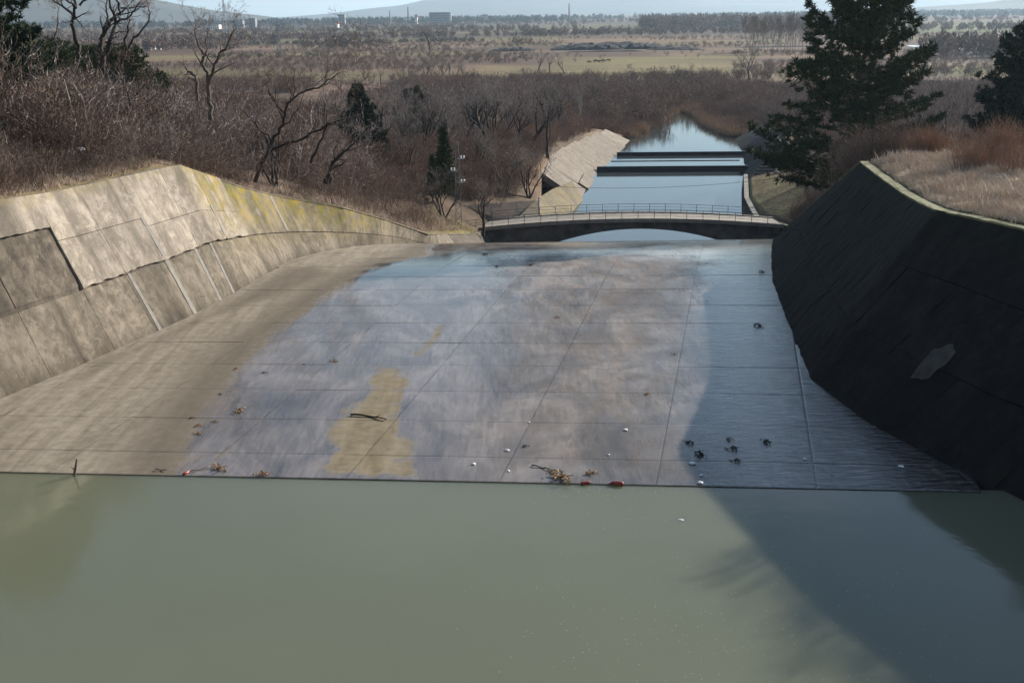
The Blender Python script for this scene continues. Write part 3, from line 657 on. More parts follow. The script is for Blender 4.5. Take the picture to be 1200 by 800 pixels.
# flights of steps on both banks
def steps(loc, lab, n, dx, dy, w):
    s = tag(empty('stair_flight', loc), lab, 'stairs')
    for k in range(n):
        m = MB(); x = k * dx; m.box(min(x, x + w), max(x, x + w), k * dy, k * dy + 0.45, k * 0.42, k * 0.42 + 0.2); m.build('step', M['step_concrete'], s)
    for e in (0,):
        m = MB(); m.prism([(0, 0, -0.6), (w, 0, -0.6), (w + (n - 1) * dx, n * dy, -0.6 + n * .1), ((n - 1) * dx, n * dy, -0.6 + n * .1)], [(0, 0, 0), (w, 0, 0), (w + (n - 1) * dx, n * dy, n * .42 - .3), ((n - 1) * dx, n * dy, n * .42 - .3)])
        m.build('stair_base', M['canal_shade'], s)
    return s
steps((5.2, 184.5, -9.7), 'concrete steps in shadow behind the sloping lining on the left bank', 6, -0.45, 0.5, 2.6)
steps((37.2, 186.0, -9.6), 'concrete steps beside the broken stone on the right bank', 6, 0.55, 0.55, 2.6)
# broken stone on the right bank
rp = random.Random(8); stone_me = []
for k in range(5):
    bm = bmesh.new(); bmesh.ops.create_icosphere(bm, subdivisions=1, radius=1)
    for v in bm.verts: v.co = Vector((v.co.x * 1.1, v.co.y * .85, v.co.z * .7)) * (1 + 0.4 * nz(v.co.x * 2, v.co.y * 2, k * 3 + v.co.z))
    me = bpy.data.meshes.new('stone'); bm.to_mesh(me); bm.free(); me.materials.append(M['stone']); stone_me.append(me)
for k in range(70):
    t = rp.random(); Y = 184 + rp.random() * 13; X = 40.8 + rp.random() * 5.5 + (Y - 184) * 0.25
    o = link('stone', rp.choice(stone_me)); r = rp.uniform(.22, .62); o.scale = (r, r, r); o.rotation_euler = (rp.random() * 6, rp.random() * 6, rp.random() * 6)
    o.location = (X, Y, float(ground_z(X, Y)) + r * .35 + 0.15 * rp.random())
    tag(o, 'rough broken stone in the pale heap by the right bank steps', 'stone', 'broken stone heaped on the right bank')

# ------------------------------------------------------------------ bridge
br = tag(empty('arch_bridge', (14, 143, -12)), 'low concrete arch bridge with thin steel railings crossing the canal', 'bridge')
BX0, BX1, BY0, BY1 = -6.5, 34.5, 142.3, 147.4
def deck_z(x): return -8.12 - 0.88 * ((x - 14.0) / 18.0) ** 2
xs = np.linspace(BX0, BX1, 42)
m = MB()
for a, b in zip(xs[:-1], xs[1:]):
    za, zb = deck_z(a), deck_z(b); m.prism([(a, BY0, za - .3), (a, BY1, za - .3), (a, BY1, za), (a, BY0, za)], [(b, BY0, zb - .3), (b, BY1, zb - .3), (b, BY1, zb), (b, BY0, zb)])
m.build('deck', M['deck_concrete'], br)
for (y0, y1) in ((BY0 - 0.12, BY0 + 0.2), (BY1 - 0.2, BY1 + 0.12)):
    m = MB()
    for a, b in zip(xs[:-1], xs[1:]):
        za, zb = deck_z(a), deck_z(b); m.prism([(a, y0, za - .34), (a, y1, za - .34), (a, y1, za + .12), (a, y0, za + .12)], [(b, y0, zb - .34), (b, y1, zb - .34), (b, y1, zb + .12), (b, y0, zb + .12)])
    m.build('kerb', M['deck_concrete'], br)
def soff(x):
    t = abs(x - 15.4) / 9.7; return -9.35 - 1.5 * t ** 2.0 if t < 1.28 else -13.5
xa = np.concatenate([[BX0 + 2.0], [15.4 - 12.45, 15.4 - 12.4], np.linspace(3.2, 27.6, 44)[1:-1], [15.4 + 12.4, 15.4 + 12.45], [BX1 - 2.0]])
m = MB()
for a, b in zip(xa[:-1], xa[1:]):
    m.prism([(a, BY0 + .35, soff(a)), (a, BY1 - .35, soff(a)), (a, BY1 - .35, deck_z(a) - .3), (a, BY0 + .35, deck_z(a) - .3)], [(b, BY0 + .35, soff(b)), (b, BY1 - .35, soff(b)), (b, BY1 - .35, deck_z(b) - .3), (b, BY0 + .35, deck_z(b) - .3)])
m.build('arch', M['bridge_concrete'], br)
for x in (2.1, 28.2):
    m = MB(); m.box(x, x + .55, BY0 + .18, BY0 + .36, -13.4, deck_z(x) - .34); m.build('pilaster', M['bridge_concrete'], br)
posts = np.arange(BX0 + 0.4, BX1, 1.95)
for (yy) in (BY0 + 0.04, BY1 - 0.04):
    rl = empty('railing', (0, 0, 0)); rl.parent = br
    for x in posts:
        m = MB(); m.box(x - .03, x + .03, yy - .03, yy + .03, deck_z(x), deck_z(x) + 1.12); m.build('post', M['rail_paint'], rl)
    for hz, r in ((1.08, .028), (0.72, .018), (0.4, .018)):
        m = MB(); m.tube([(x, yy, deck_z(x) + hz) for x in np.linspace(BX0 + .4, BX1 - .2, 30)], r, 5); m.build('rail', M['rail_paint'], rl)
place(br, (14, 143, -12))
# mesh fence at the left end of the bridge
fe = tag(empty('mesh_fence', (2, 149, -9.8)), 'grey wire mesh fence with pale posts at the left end of the bridge', 'fence')
fpts = [(-5.6, 148.2, -9.6), (-2.4, 148.9, -9.5), (0.8, 149.6, -9.4), (3.6, 150.2, -9.35)]
fm = MB()
for (p, q) in zip(fpts[:-1], fpts[1:]):
    p, q = np.array(p), np.array(q); n_ = 24
    for k in range(n_ + 1):
        a = p + (q - p) * k / n_; fm.box(a[0] - .03, a[0] + .03, a[1] - .012, a[1] + .012, a[2], a[2] + 2.5)
    for z in np.arange(0.1, 2.5, 0.22): fm.tube([p + (0, 0, z), q + (0, 0, z)], 0.02, 3)
fo = fm.build('wire_mesh', M['steel_grey'], fe); fo['kind'] = 'stuff'
for i, p in enumerate(fpts):
    m = MB(); m.box(p[0] - .09, p[0] + .09, p[1] - .09, p[1] + .09, p[2] - .4, p[2] + (2.9 if i == 3 else 2.6)); m.build('post', M['steel_pale'], fe)
place(fe, (2, 149, -9.8))
# lattice pole with insulators, and the wire that leaves it
lp0 = D(537, 232, 140); zb = float(ground_z(lp0[0], 140)) - .2; zt = float(D(537, 166, 140)[2])
lp = tag(empty('lattice_pole', (lp0[0], 140, zb)), 'slender grey lattice power pole with white insulators among bare trees', 'power pole')
Hh = zt - zb
corner = []
for sx, sy in ((1, 1), (1, -1), (-1, -1), (-1, 1)):
    m = MB(); m.tube([(sx * .34, sy * .34, 0), (sx * .2, sy * .2, Hh * .85), (sx * .12, sy * .12, Hh)], .028, 4); m.build('leg', M['pole_steel'], lp)
nb = 16
for k in range(nb):
    z0, z1 = Hh * k / nb, Hh * (k + 1) / nb; w0, w1 = .34 - .17 * k / nb, .34 - .17 * (k + 1) / nb; s_ = 1 if k % 2 else -1
    m = MB()
    for (a, b) in (((-w0 * s_, -w0), (w1 * s_, -w1)), ((-w0 * s_, w0), (w1 * s_, w1))): m.tube([(a[0], a[1], z0), (b[0], b[1], z1)], .02, 3)
    m.tube([(-w0, -w0 * s_, z0), (-w1, w1 * s_, z1)], .02, 3); m.build('brace', M['pole_steel'], lp)
for (sx, z) in ((1, Hh * .80), (-1, Hh * .66), (1, Hh * .52)):
    m = MB(); m.box(min(0, sx * .75), max(0, sx * .75), -.04, .04, z - .04, z + .04); ar = m.build('crossarm', M['steel_pale'], lp)
    for t in (.4, .75):
        m = MB(); m.tube([(sx * t, 0, z + .02), (sx * t, 0, z + .1), (sx * t, 0, z + .18), (sx * t, 0, z + .28), (sx * t, 0, z + .36)], [.05, .11, .07, .11, .05], 8); m.build('insulator', M['insulator'], ar)
a = np.array([lp0[0] + .75, 140, zb + Hh * .52 + .3]); b = D(930, 206, 158); wv = []
for t in np.linspace(0, 1, 24): q = a + (b - a) * t; wv.append(q + (0, 0, -1.6 * 4 * t * (1 - t) * .8))
m = MB(); m.tube(wv, .022, 4); tag(m.build('power_line', M['wire_dark']), 'thin dark cable sagging across the canal behind the bridge', 'cable')

# ------------------------------------------------------------------ vegetation builders
def unit(v): return v.normalized() if v.length > 1e-9 else Vector((0, 0, 1))
def ribbon(mb, p, q, w, rg):
    d = unit(q - p); s = unit(d.cross(Vector((rg.uniform(-1, 1), rg.uniform(-1, 1), rg.uniform(-1, 1))))) * w
    n = len(mb.v); mb.v += [tuple(p - s), tuple(p + s), tuple(q)]; mb.f.append((n, n + 1, n + 2))
def grow(wood, twigs, p, d, length, r, lev, rg, spread=0.75, upk=0.12, wig=0.22, kids=(5, 5, 5), tw=0.02, minr=0.018, gnarl=1.0):
    nseg = max(3, int(4 + length / 1.2)); pts = [p.copy()]; rad = [r]; dd = unit(d); st = length / nseg; taps = []
    for i in range(nseg):
        dd = unit(dd + Vector((rg.gauss(0, wig), rg.gauss(0, wig), rg.gauss(0, wig) + upk)) * gnarl)
        p = p + dd * st; t = (i + 1) / nseg; pts.append(p.copy()); rad.append(r * (1 - 0.72 * t)); taps.append((p.copy(), dd.copy(), r * (1 - 0.72 * t), t))
    if r > minr: wood.tube(pts, rad, 6 if r > .12 else (4 if r > .04 else 3), cap=False)
    else:
        for a, b, ra in zip(pts[:-1], pts[1:], rad): ribbon(twigs, a, b + (b - a) * .25, max(tw, ra), rg)
    if lev <= 0: return
    nk = kids[min(len(kids) - 1, lev - 1)]
    for k in range(nk):
        q, qd, qr, t = taps[min(len(taps) - 1, int(len(taps) * (0.28 + 0.72 * (k + rg.random()) / nk)))]
        ax = unit(qd.cross(Vector((rg.uniform(-1, 1), rg.uniform(-1, 1), rg.uniform(-1, 1)))))
        nd = unit(Matrix.Rotation(rg.uniform(.55, 1.25) * spread, 3, ax) @ qd)
        grow(wood, twigs, q, nd, length * rg.uniform(.45, .72) * (1.1 - .45 * t), max(qr * rg.uniform(.5, .75), .006), lev - 1, rg, spread, upk, wig, kids, tw, minr, gnarl)
def make_tree_meshes(seed, h, style='oak', tw=0.02, bark='bark_dark', twig='twig_tree', limbs=None, dens=1.0):
    rg = random.Random(seed); wood, twigs = MB(), MB()
    if limbs:
        for (pl, r0, r1, lev) in limbs:                       # polylines given in metres: (right, up, depth)
            P = [Vector((a, c, b)) for (a, b, c) in pl]
            fine, rr = [], []
            for i in range(len(P) - 1):
                for k in range(3):
                    t = k / 3; fine.append(P[i].lerp(P[i + 1], t) + Vector((rg.gauss(0, .05), rg.gauss(0, .08), rg.gauss(0, .05))) * (0 if i + k == 0 else 1))
            fine.append(P[-1]); n = len(fine); rr = [r0 + (r1 - r0) * i / (n - 1) for i in range(n)]
            wood.tube(fine, rr, 7, cap=False)
            total = sum((fine[i + 1] - fine[i]).length for i in range(n - 1))
            for k in range(int(lev * dens)):
                i = min(n - 1, int(n * (0.3 + 0.7 * (k + rg.random()) / lev))); qd = unit(fine[i] - fine[max(0, i - 1)])
                ax = unit(qd.cross(Vector((rg.uniform(-1, 1), rg.uniform(-1, 1), rg.uniform(-1, 1)))))
                nd = unit(Matrix.Rotation(rg.uniform(.4, 1.1), 3, ax) @ qd + Vector((0, 0, .15)))
                grow(wood, twigs, fine[i].copy(), nd, rg.uniform(.22, .42) * total * .8, max(.012, rr[i] * .5), 2, rg, .8, .06, .26, (5, 4), tw, .02)
    elif style == 'oak':
        grow(wood, twigs, Vector((0, 0, -.3)), Vector((rg.uniform(-.15, .15), rg.uniform(-.15, .15), 1)), h * .62, h * .028, 4, rg, .8, .10, .16, (5, 5, 5, 6), tw, .02)
    elif style == 'multi':
        for k in range(4):
            a = k * 1.6 + rg.random(); grow(wood, twigs, Vector((.2 * math.cos(a), .2 * math.sin(a), -.3)), Vector((.33 * math.cos(a), .33 * math.sin(a), 1)), h * .66, h * .018, 3, rg, .62, .11, .13, (5, 6, 6), tw, .02)
    elif style == 'poplar':
        grow(wood, twigs, Vector((0, 0, -.3)), Vector((0, 0, 1)), h, h * .016, 3, rg, .42, .16, .05, (4, 5, 14), tw, .03)
    return wood.mesh('trunk', M[bark], True), twigs.mesh('crown', M[twig])
def tree_thing(name, meshes, loc, label, cat='tree', group=None, rz=0.0, sc=1.0):
    e = empty(name, loc, rz); e.scale = (sc, sc, sc); link('trunk', meshes[0], e); link('crown', meshes[1], e)
    return tag(e, label, cat, group)
def gz(X, Y): return float(ground_z(X, Y))
def at_ground(px, Y):
    X = D(px, 200, Y)[0]; z = gz(X, Y); X = D(px, pix((X, Y, z))[1], Y)[0]; return (X, Y, gz(X, Y) - .1)
def bush_mesh(seed, h, n_stem, tw, mat, spread=.55, kids=(4, 5), name='scrub'):
    rg = random.Random(seed); wood, twigs = MB(), MB()
    for k in range(n_stem):
        a = rg.random() * 6.283; lean = rg.uniform(.1, spread)
        grow(wood, twigs, Vector((.35 * h * .3 * math.cos(a), .35 * h * .3 * math.sin(a), -.1)), Vector((lean * math.cos(a), lean * math.sin(a), 1)), h * rg.uniform(.6, .95), .01, len(kids), rg, .7, .06, .18, kids, tw, 9.0)
    for k in range(n_stem // 2):
        a = rg.random() * 6.283; l = rg.uniform(.1, spread) * h * .7; p = Vector((.1 * h * math.cos(a), .1 * h * math.sin(a), -.1)); q = p + Vector((l * math.cos(a), l * math.sin(a), h * .75)); mid = (p + q) / 2 + Vector((rg.gauss(0, .08 * h), rg.gauss(0, .08 * h), 0)); twigs.tube([p, mid, q], [tw * 2.6, tw * 2, tw], 3, cap=False)
    return twigs.mesh(name, M[mat])
def tuft_mesh(seed, h, n, w, mat, spread=.5, base=.25):
    rg = random.Random(seed); mb = MB()
    for k in range(n):
        a = rg.random() * 6.283; b = Vector((base * rg.gauss(0, 1), base * rg.gauss(0, 1), -.05)); l = rg.uniform(.1, spread); hh = h * rg.uniform(.5, 1)
        mid = b + Vector((l * .35 * math.cos(a), l * .35 * math.sin(a), hh * .6)); tip = b + Vector((l * math.cos(a), l * math.sin(a), hh))
        s = unit((mid - b).cross(Vector((rg.uniform(-1, 1), rg.uniform(-1, 1), .1)))) * w
        n0 = len(mb.v); mb.v += [tuple(b - s), tuple(b + s), tuple(mid + s * .8), tuple(mid - s * .8), tuple(tip)]; mb.f += [(n0, n0 + 1, n0 + 2, n0 + 3), (n0 + 3, n0 + 2, n0 + 4)]
    return mb.mesh('tuft', M[mat])
def cloud_mesh(seed, rx, h, n, s, mat, trunk=0.0, conic=0.0):
    rg = random.Random(seed); mb = MB()
    for k in range(n):
        while True:
            p = Vector((rg.uniform(-1, 1), rg.uniform(-1, 1), rg.uniform(-1, 1)))
            if p.length < 1: break
        sh = 1 - conic * (p.z + 1) / 2
        c = Vector((p.x * rx * sh, p.y * rx * sh, trunk * h + (1 - trunk) * h * (p.z + 1) / 2)); a = Vector((rg.gauss(0, 1), rg.gauss(0, 1), rg.gauss(0, 1))) * s * .6; b = Vector((rg.gauss(0, 1), rg.gauss(0, 1), rg.gauss(0, 1.4))) * s * .6
        mb.tri(c - a * .5, c + a * .5, c + b)
    if trunk > 0: mb.tube([(0, 0, 0), (0, 0, h * .8)], [h * .02, h * .008], 3)
    return mb.mesh('far_tree', M[mat])
def scatter(name, pts, meshes, label, cat):
    """one mass of plants nobody could count: points that carry instances of a few plant meshes"""
    if not len(pts): return None
    col = bpy.data.collections.new('plants_of_' + name)
    for me in meshes: col.objects.link(bpy.data.objects.new(me.name, me))
    a = np.array(pts, float); me = bpy.data.meshes.new(name); me.from_pydata(a[:, :3].tolist(), [], [])
    for k, ci in (('rot', 3), ('scl', 4)):
        at = me.attributes.new(k, 'FLOAT', 'POINT'); at.data.foreach_set('value', a[:, ci].astype(np.float32))
    at = me.attributes.new('idx', 'INT', 'POINT'); at.data.foreach_set('value', a[:, 5].astype(np.int32))
    o = link(name, me); tag(o, label, cat, kind='stuff')
    ng = bpy.data.node_groups.new(name, 'GeometryNodeTree')
    ng.interface.new_socket('Geometry', in_out='INPUT', socket_type='NodeSocketGeometry'); ng.interface.new_socket('Geometry', in_out='OUTPUT', socket_type='NodeSocketGeometry')
    I = ng.nodes.new('NodeGroupInput'); O = ng.nodes.new('NodeGroupOutput'); IP = ng.nodes.new('GeometryNodeInstanceOnPoints'); CI = ng.nodes.new('GeometryNodeCollectionInfo')
    CI.inputs['Collection'].default_value = col; CI.inputs['Separate Children'].default_value = True; CI.inputs['Reset Children'].default_value = True
    IP.inputs['Pick Instance'].default_value = True
    def na(nm, ty):
        n = ng.nodes.new('GeometryNodeInputNamedAttribute'); n.data_type = ty; n.inputs['Name'].default_value = nm; return n.outputs['Attribute']
    cx = ng.nodes.new('ShaderNodeCombineXYZ'); ng.links.new(na('rot', 'FLOAT'), cx.inputs['Z'])
    ng.links.new(I.outputs[0], IP.inputs['Points']); ng.links.new(CI.outputs[0], IP.inputs['Instance']); ng.links.new(na('idx', 'INT'), IP.inputs['Instance Index'])
    ng.links.new(cx.outputs[0], IP.inputs['Rotation']); ng.links.new(na('scl', 'FLOAT'), IP.inputs['Scale']); ng.links.new(IP.outputs[0], O.inputs[0])
    md = o.modifiers.new('plants', 'NODES'); md.node_group = ng
    return o

# ------------------------------------------------------------------ conifers
def pine_meshes(seed, h, crown_r, clear=.12, droop=.25, needle='needle_pine', lean=(0, 0), tuft=.40, dens=1.0, shape='pine', left=1.0):
    rg = random.Random(seed); wood, need = MB(), MB()
    tp = []
    for i in range(13):
        t = i / 12; tp.append(Vector((lean[0] * t + rg.gauss(0, .08) * (i > 0), lean[1] * t + rg.gauss(0, .08) * (i > 0), h * t - .3 * (i == 0))))
    wood.tube(tp, [max(.03, h * .0155 * (1 - .9 * i / 12)) for i in range(13)], 8, cap=False)
    def tr(z):
        t = min(.999, max(0, z / h)) * 12; i = int(t); return tp[i].lerp(tp[i + 1], t - i)
    def add_tuft(c, d, s, nn):
        for k in range(nn):
            v = unit(d * .55 + Vector((rg.gauss(0, .7), rg.gauss(0, .7), rg.gauss(.18, .6)))); q = c + v * s * rg.uniform(.6, 1.1)
            w = unit(v.cross(Vector((rg.uniform(-1, 1), rg.uniform(-1, 1), rg.uniform(-1, 1))))) * s * .11
            n = len(need.v); b = c + v * s * .05; need.v += [tuple(b - w * .5), tuple(b + w * .5), tuple((b + q) / 2 + w), tuple(q)]; need.f += [(n, n + 1, n + 2, n + 3)]
    z = h * clear; ga = rg.random() * 6
    while z < h * .985:
        t = (z - h * clear) / (h * (1 - clear))
        if shape == 'pine': prof = (1 - t) ** .45 * (.55 + .45 * min(1, t * 5 + .45)) + .05
        elif shape == 'cone': prof = (1 - t) ** .9 + .04
        else: prof = math.sqrt(max(0, 1 - (2 * t - .85) ** 2 / 1.35)) * .9 + .05
        nb = 5 if shape != 'cone' else 6
        for b in range(nb):
            ga += 2.4 + rg.uniform(-.4, .4)
            if rg.random() < .10: continue
            L = crown_r * prof * rg.uniform(.62, 1.12)
            if math.cos(ga) < 0: L *= 1 + (left - 1) * (1 - t)
            if L < .25: L = .25
            d = Vector((math.cos(ga), math.sin(ga), rg.uniform(-.05, .25) + .45 * t - droop * (1 - t)))
            p = tr(z + rg.uniform(-.2, .2)); pts = [p.copy()]; ns = max(3, int(L / .6)); dd = unit(d)
            for i in range(ns):
                dd = unit(dd + Vector((rg.gauss(0, .09), rg.gauss(0, .09), rg.gauss(.05, .06)))); p = p + dd * (L / ns); pts.append(p.copy())
            wood.tube(pts, [max(.012, .03 + L * .012) * (1 - .85 * i / ns) for i in range(ns + 1)], 4, cap=False)
            start = .28 if L > 2 else .1
            for i in range(ns + 1):
                f = i / ns
                if f < start: continue
                side = unit(dd.cross(Vector((0, 0, 1)))); wv = (1 - abs(f - .55)) * L * .34
                m_ = max(1, int(3.2 * dens))
                for k in range(m_ + (2 if f > .8 else 0)):
                    o_ = side * rg.uniform(-1, 1) * wv + Vector((0, 0, rg.uniform(-.12, .22))) + dd * rg.uniform(-.3, .4)
                    c = pts[i] + o_
                    add_tuft(c, unit(o_ * .6 + dd + Vector((0, 0, .4))), tuft * rg.uniform(.8, 1.25), int(13 * dens) + 3)
        z += h * (.028 if shape == 'pine' else .022) * rg.uniform(.8, 1.25)
    add_tuft(tp[-1], Vector((0, 0, 1)), tuft, 20)
    return wood.mesh('trunk', M['bark_pine'], True), need.mesh('crown', M[needle])
big_pine = pine_meshes(11, 24.5, 7.9, .11, .24, 'needle_pine', (3.0, 1.0), .58, 1.4, 'pine', 1.25)
pl_ = at_ground(981, 111)
tree_thing('pine_tree', big_pine, pl_, 'tall dark pine with spreading branches behind the peak of the right wall', 'pine')
pine2 = pine_meshes(23, 14.0, 6.0, .06, .15, 'needle_dark', (.4, 0), .52, 1.4, 'pine')
q = at_ground(1194, 124); tree_thing('pine_tree', pine2, q, 'dark bushy pine cut by the right edge of the picture', 'pine', rz=1.0, sc=(float(D(1195, 36, 124)[2]) - q[2]) / 14.0)
q = at_ground(-22, 72); tree_thing('pine_tree', pine2, q, 'pine whose branches reach in at the upper left corner', 'pine', rz=3.4, sc=.78)
spruce = pine_meshes(31, 11.0, 3.7, .03, .1, 'needle_dark', (0, 0), .55, 1.0, 'round')
fir = pine_meshes(33, 10.5, 4.3, .02, .05, 'needle_dark', (-.3, 0), .55, 1.0, 'cone')
q = at_ground(425, 152); tree_thing('spruce_tree', fir, (q[0], q[1], float(D(425, 190, 152)[2])), 'bushy dark green conifer standing among bare trees left of centre', 'conifer', sc=.88)
q = at_ground(489, 205); tree_thing('evergreen_tree', spruce, (q[0], q[1], float(D(489, 172, 205)[2]) - 1), 'round dull green evergreen half hidden behind bare trees', 'conifer', rz=2.0, sc=.92)
slim = pine_meshes(37, 10.5, 2.0, .03, .1, 'needle_olive', (0, 0), .42, .8, 'cone')
q = at_ground(522, 144); tree_thing('cypress_tree', slim, (q[0], q[1], float(D(522, 222, 144)[2]) - .5), 'narrow olive green conifer beside the lattice pole', 'conifer', sc=.74)
q = at_ground(508, 142); tree_thing('cypress_tree', slim, (q[0], q[1], float(D(508, 225, 142)[2]) - .5), 'shorter dark conifer leaning against the narrow olive one', 'conifer', rz=2, sc=.45)
round_pine = pine_meshes(41, 9.0, 4.2, .1, .05, 'needle_olive', (0, 0), .5, .7, 'round')
for i, (px, Y, s, lab) in enumerate(((70, 128, .72, 'olive green pine crown behind the bare trees on the left hill, the leftmost'), (108, 138, .78, 'olive green pine crown between the two dark bare trees on the left hill'),
                                     (150, 132, .80, 'olive green pine crown behind the forked bare tree on the hill'), (180, 126, .62, 'low olive green pine crown at the foot of the left hill skyline'), (30, 118, .85, 'wide olive pine under the branches at the upper left corner'))):
    q = at_ground(px, Y); tree_thing('hill_pine', round_pine, q, lab, 'pine', 'pines along the left hill skyline', rz=i * 1.3, sc=s)

# ------------------------------------------------------------------ bare trees that can be told apart
def hero(px, py, Y, limbs, label, seed, bark='bark_dark', twig='twig_tree', tw=.016, dens=1.7, name='bare_tree'):
    """limbs drawn as photo outlines at distance Y, given real depth by the third number (metres)"""
    base = D(px, py, Y); k = []
    for (pl, r0, r1, lev) in limbs:
        k.append(([(D(a, b, Y)[0] - base[0], D(a, b, Y)[2] - base[2], c) for (a, b, c) in pl], r0, r1, lev))
    me = make_tree_meshes(seed, 8, limbs=k, bark=bark, twig=twig, tw=tw, dens=dens)
    return tree_thing(name, me, (base[0], base[1], base[2] - .05), label)
hero(120, 82, 92, [([(120, 82, 0), (120, 68, 0), (116, 56, .3), (115, 44, .8), (119, 34, 1.0), (126, 24, .6), (140, 14, .2), (139, 0, -.4), (143, -20, -.6)], .24, .05, 10),
                   ([(120, 68, 0), (127, 58, -.4), (134, 44, -.8), (138, 28, -.6), (136, 8, -1.2), (132, -14, -1.6)], .2, .05, 10),
                   ([(117, 37, .9), (118, 24, 1.4), (114, 8, 2.0), (115, -14, 2.2)], .12, .03, 7), ([(138, 25, -.6), (150, 22, -1), (160, 18, -1.5), (168, 6, -1.8), (174, 2, -2)], .09, .03, 7),
                   ([(140, 9, .2), (152, 8, .8), (164, 8, 1.2), (168, 4, 1.5)], .07, .02, 6)], 'dark forked bare tree with twisting limbs against the distant mountain', 101)
hero(148, 66, 92, [([(148, 66, 0), (146, 56, .2), (145, 44, .1), (152, 36, -.2), (154, 24, -.6), (152, 10, -.4)], .11, .03, 8), ([(156, 44, 0), (166, 33, .4), (171, 24, .6), (174, 14, .5), (169, 2, .8)], .08, .025, 8), ([(149, 60, 0), (156, 44, 0)], .09, .07, 2)], 'thin crooked bare tree right of the dark forked one', 103)
hero(93, 66, 94, [([(93, 68, 0), (90, 54, .2), (86, 40, .2), (85, 28, 0), (89, 18, -.4), (93, 8, -.8), (90, -8, -1), (94, -24, -1)], .2, .06, 9), ([(88, 20, 0), (78, 12, .6), (66, 6, 1), (56, 0, 1.4), (44, -10, 1.8)], .12, .03, 9), ([(93, 8, -.8), (86, -2, -1.6), (78, -14, -2.4)], .1, .03, 7), ([(93, 6, 0), (104, -6, .6), (110, -22, 1)], .09, .03, 6)], 'dark leaning bare tree left of the forked one on the hill', 105)
hero(66, 66, 96, [([(67, 70, 0), (65, 52, 0), (63, 40, .2), (66, 28, .4), (67, 10, .3)], .09, .02, 12)], 'slender straight bare sapling on the left hill skyline', 106)
hero(246, 128, 90, [([(247, 140, 0), (245, 118, 0), (243, 100, .3), (241, 84, .3), (236, 74, .2), (241, 64, .1), (233, 56, .4), (228, 44, .6), (226, 34, .6)], .17, .045, 8), ([(243, 100, .3), (252, 78, -.4), (258, 66, -.6), (268, 56, -.9), (276, 40, -1.3), (281, 32, -1.5)], .13, .03, 9), ([(229, 118, .5), (229, 98, .5), (226, 88, .8), (216, 84, 1)], .12, .09, 4), ([(252, 78, 0), (244, 62, -.8), (246, 46, -1.2), (250, 34, -1.6)], .07, .02, 8)], 'broken-topped bare tree with pale sunlit limbs below the tall mast', 107, bark='bark_grey')
hero(300, 205, 88, [([(299, 212, 0), (308, 192, 0), (318, 166, .2), (328, 150, .2), (334, 134, 0), (338, 118, -.3), (352, 108, -.5), (366, 103, -.6), (378, 100, -.8), (390, 90, -1), (400, 84, -1.2)], .16, .03, 14), ([(334, 134, 0), (322, 122, .5), (314, 110, .8), (308, 98, 1.2)], .08, .02, 9), ([(318, 166, .2), (300, 150, .9), (288, 138, 1.2), (276, 128, 1.6)], .09, .02, 10), ([(345, 112, -.4), (340, 100, -.9), (342, 90, -1.4)], .05, .015, 6)], 'long bare tree arching to the right over the hillside', 109, twig='twig_scrub')
hero(360, 188, 92, [([(364, 190, 0), (372, 172, 0), (379, 156, .2), (382, 147, .2), (392, 142, 0), (402, 138, -.2)], .12, .03, 9), ([(316, 176, .6), (334, 168, .4), (352, 162, .3), (368, 154, .2), (382, 147, .2)], .11, .08, 7)], 'crooked bare tree with a long level limb on the left slope', 111)
hero(384, 212, 92, [([(381, 214, 0), (386, 200, 0), (390, 190, .1), (400, 180, 0), (410, 171, -.3), (421, 162, -.5)], .19, .04, 9), ([(386, 204, 0), (390, 197, .4), (400, 193, .6), (404, 187, .7)], .1, .03, 6), ([(392, 188, 0), (391, 176, .4), (397, 166, .5)], .07, .02, 6), ([(386, 214, .2), (389, 203, .1)], .11, .09, 1)], 'stocky bare tree leaning right on the open slope above the wall end', 113)
hero(150, 150, 80, [([(152, 158, 0), (150, 140, .1), (152, 122, .2), (146, 104, .6), (140, 90, .8), (138, 78, 1)], .08, .02, 10), ([(152, 122, .2), (160, 112, -.3), (170, 100, -.5), (178, 92, -.8)], .06, .015, 9), ([(150, 128, 0), (164, 122, .5), (180, 110, .8)], .05, .015, 8)], 'small dark bare tree rising out of the brown scrub above the wall', 115, twig='twig_scrub')
hero(90, 150, 78, [([(92, 156, 0), (88, 132, 0), (82, 112, .3), (76, 98, .5)], .06, .015, 12)], 'thin bare stem in the scrub above the left end of the wall', 117, twig='twig_scrub')

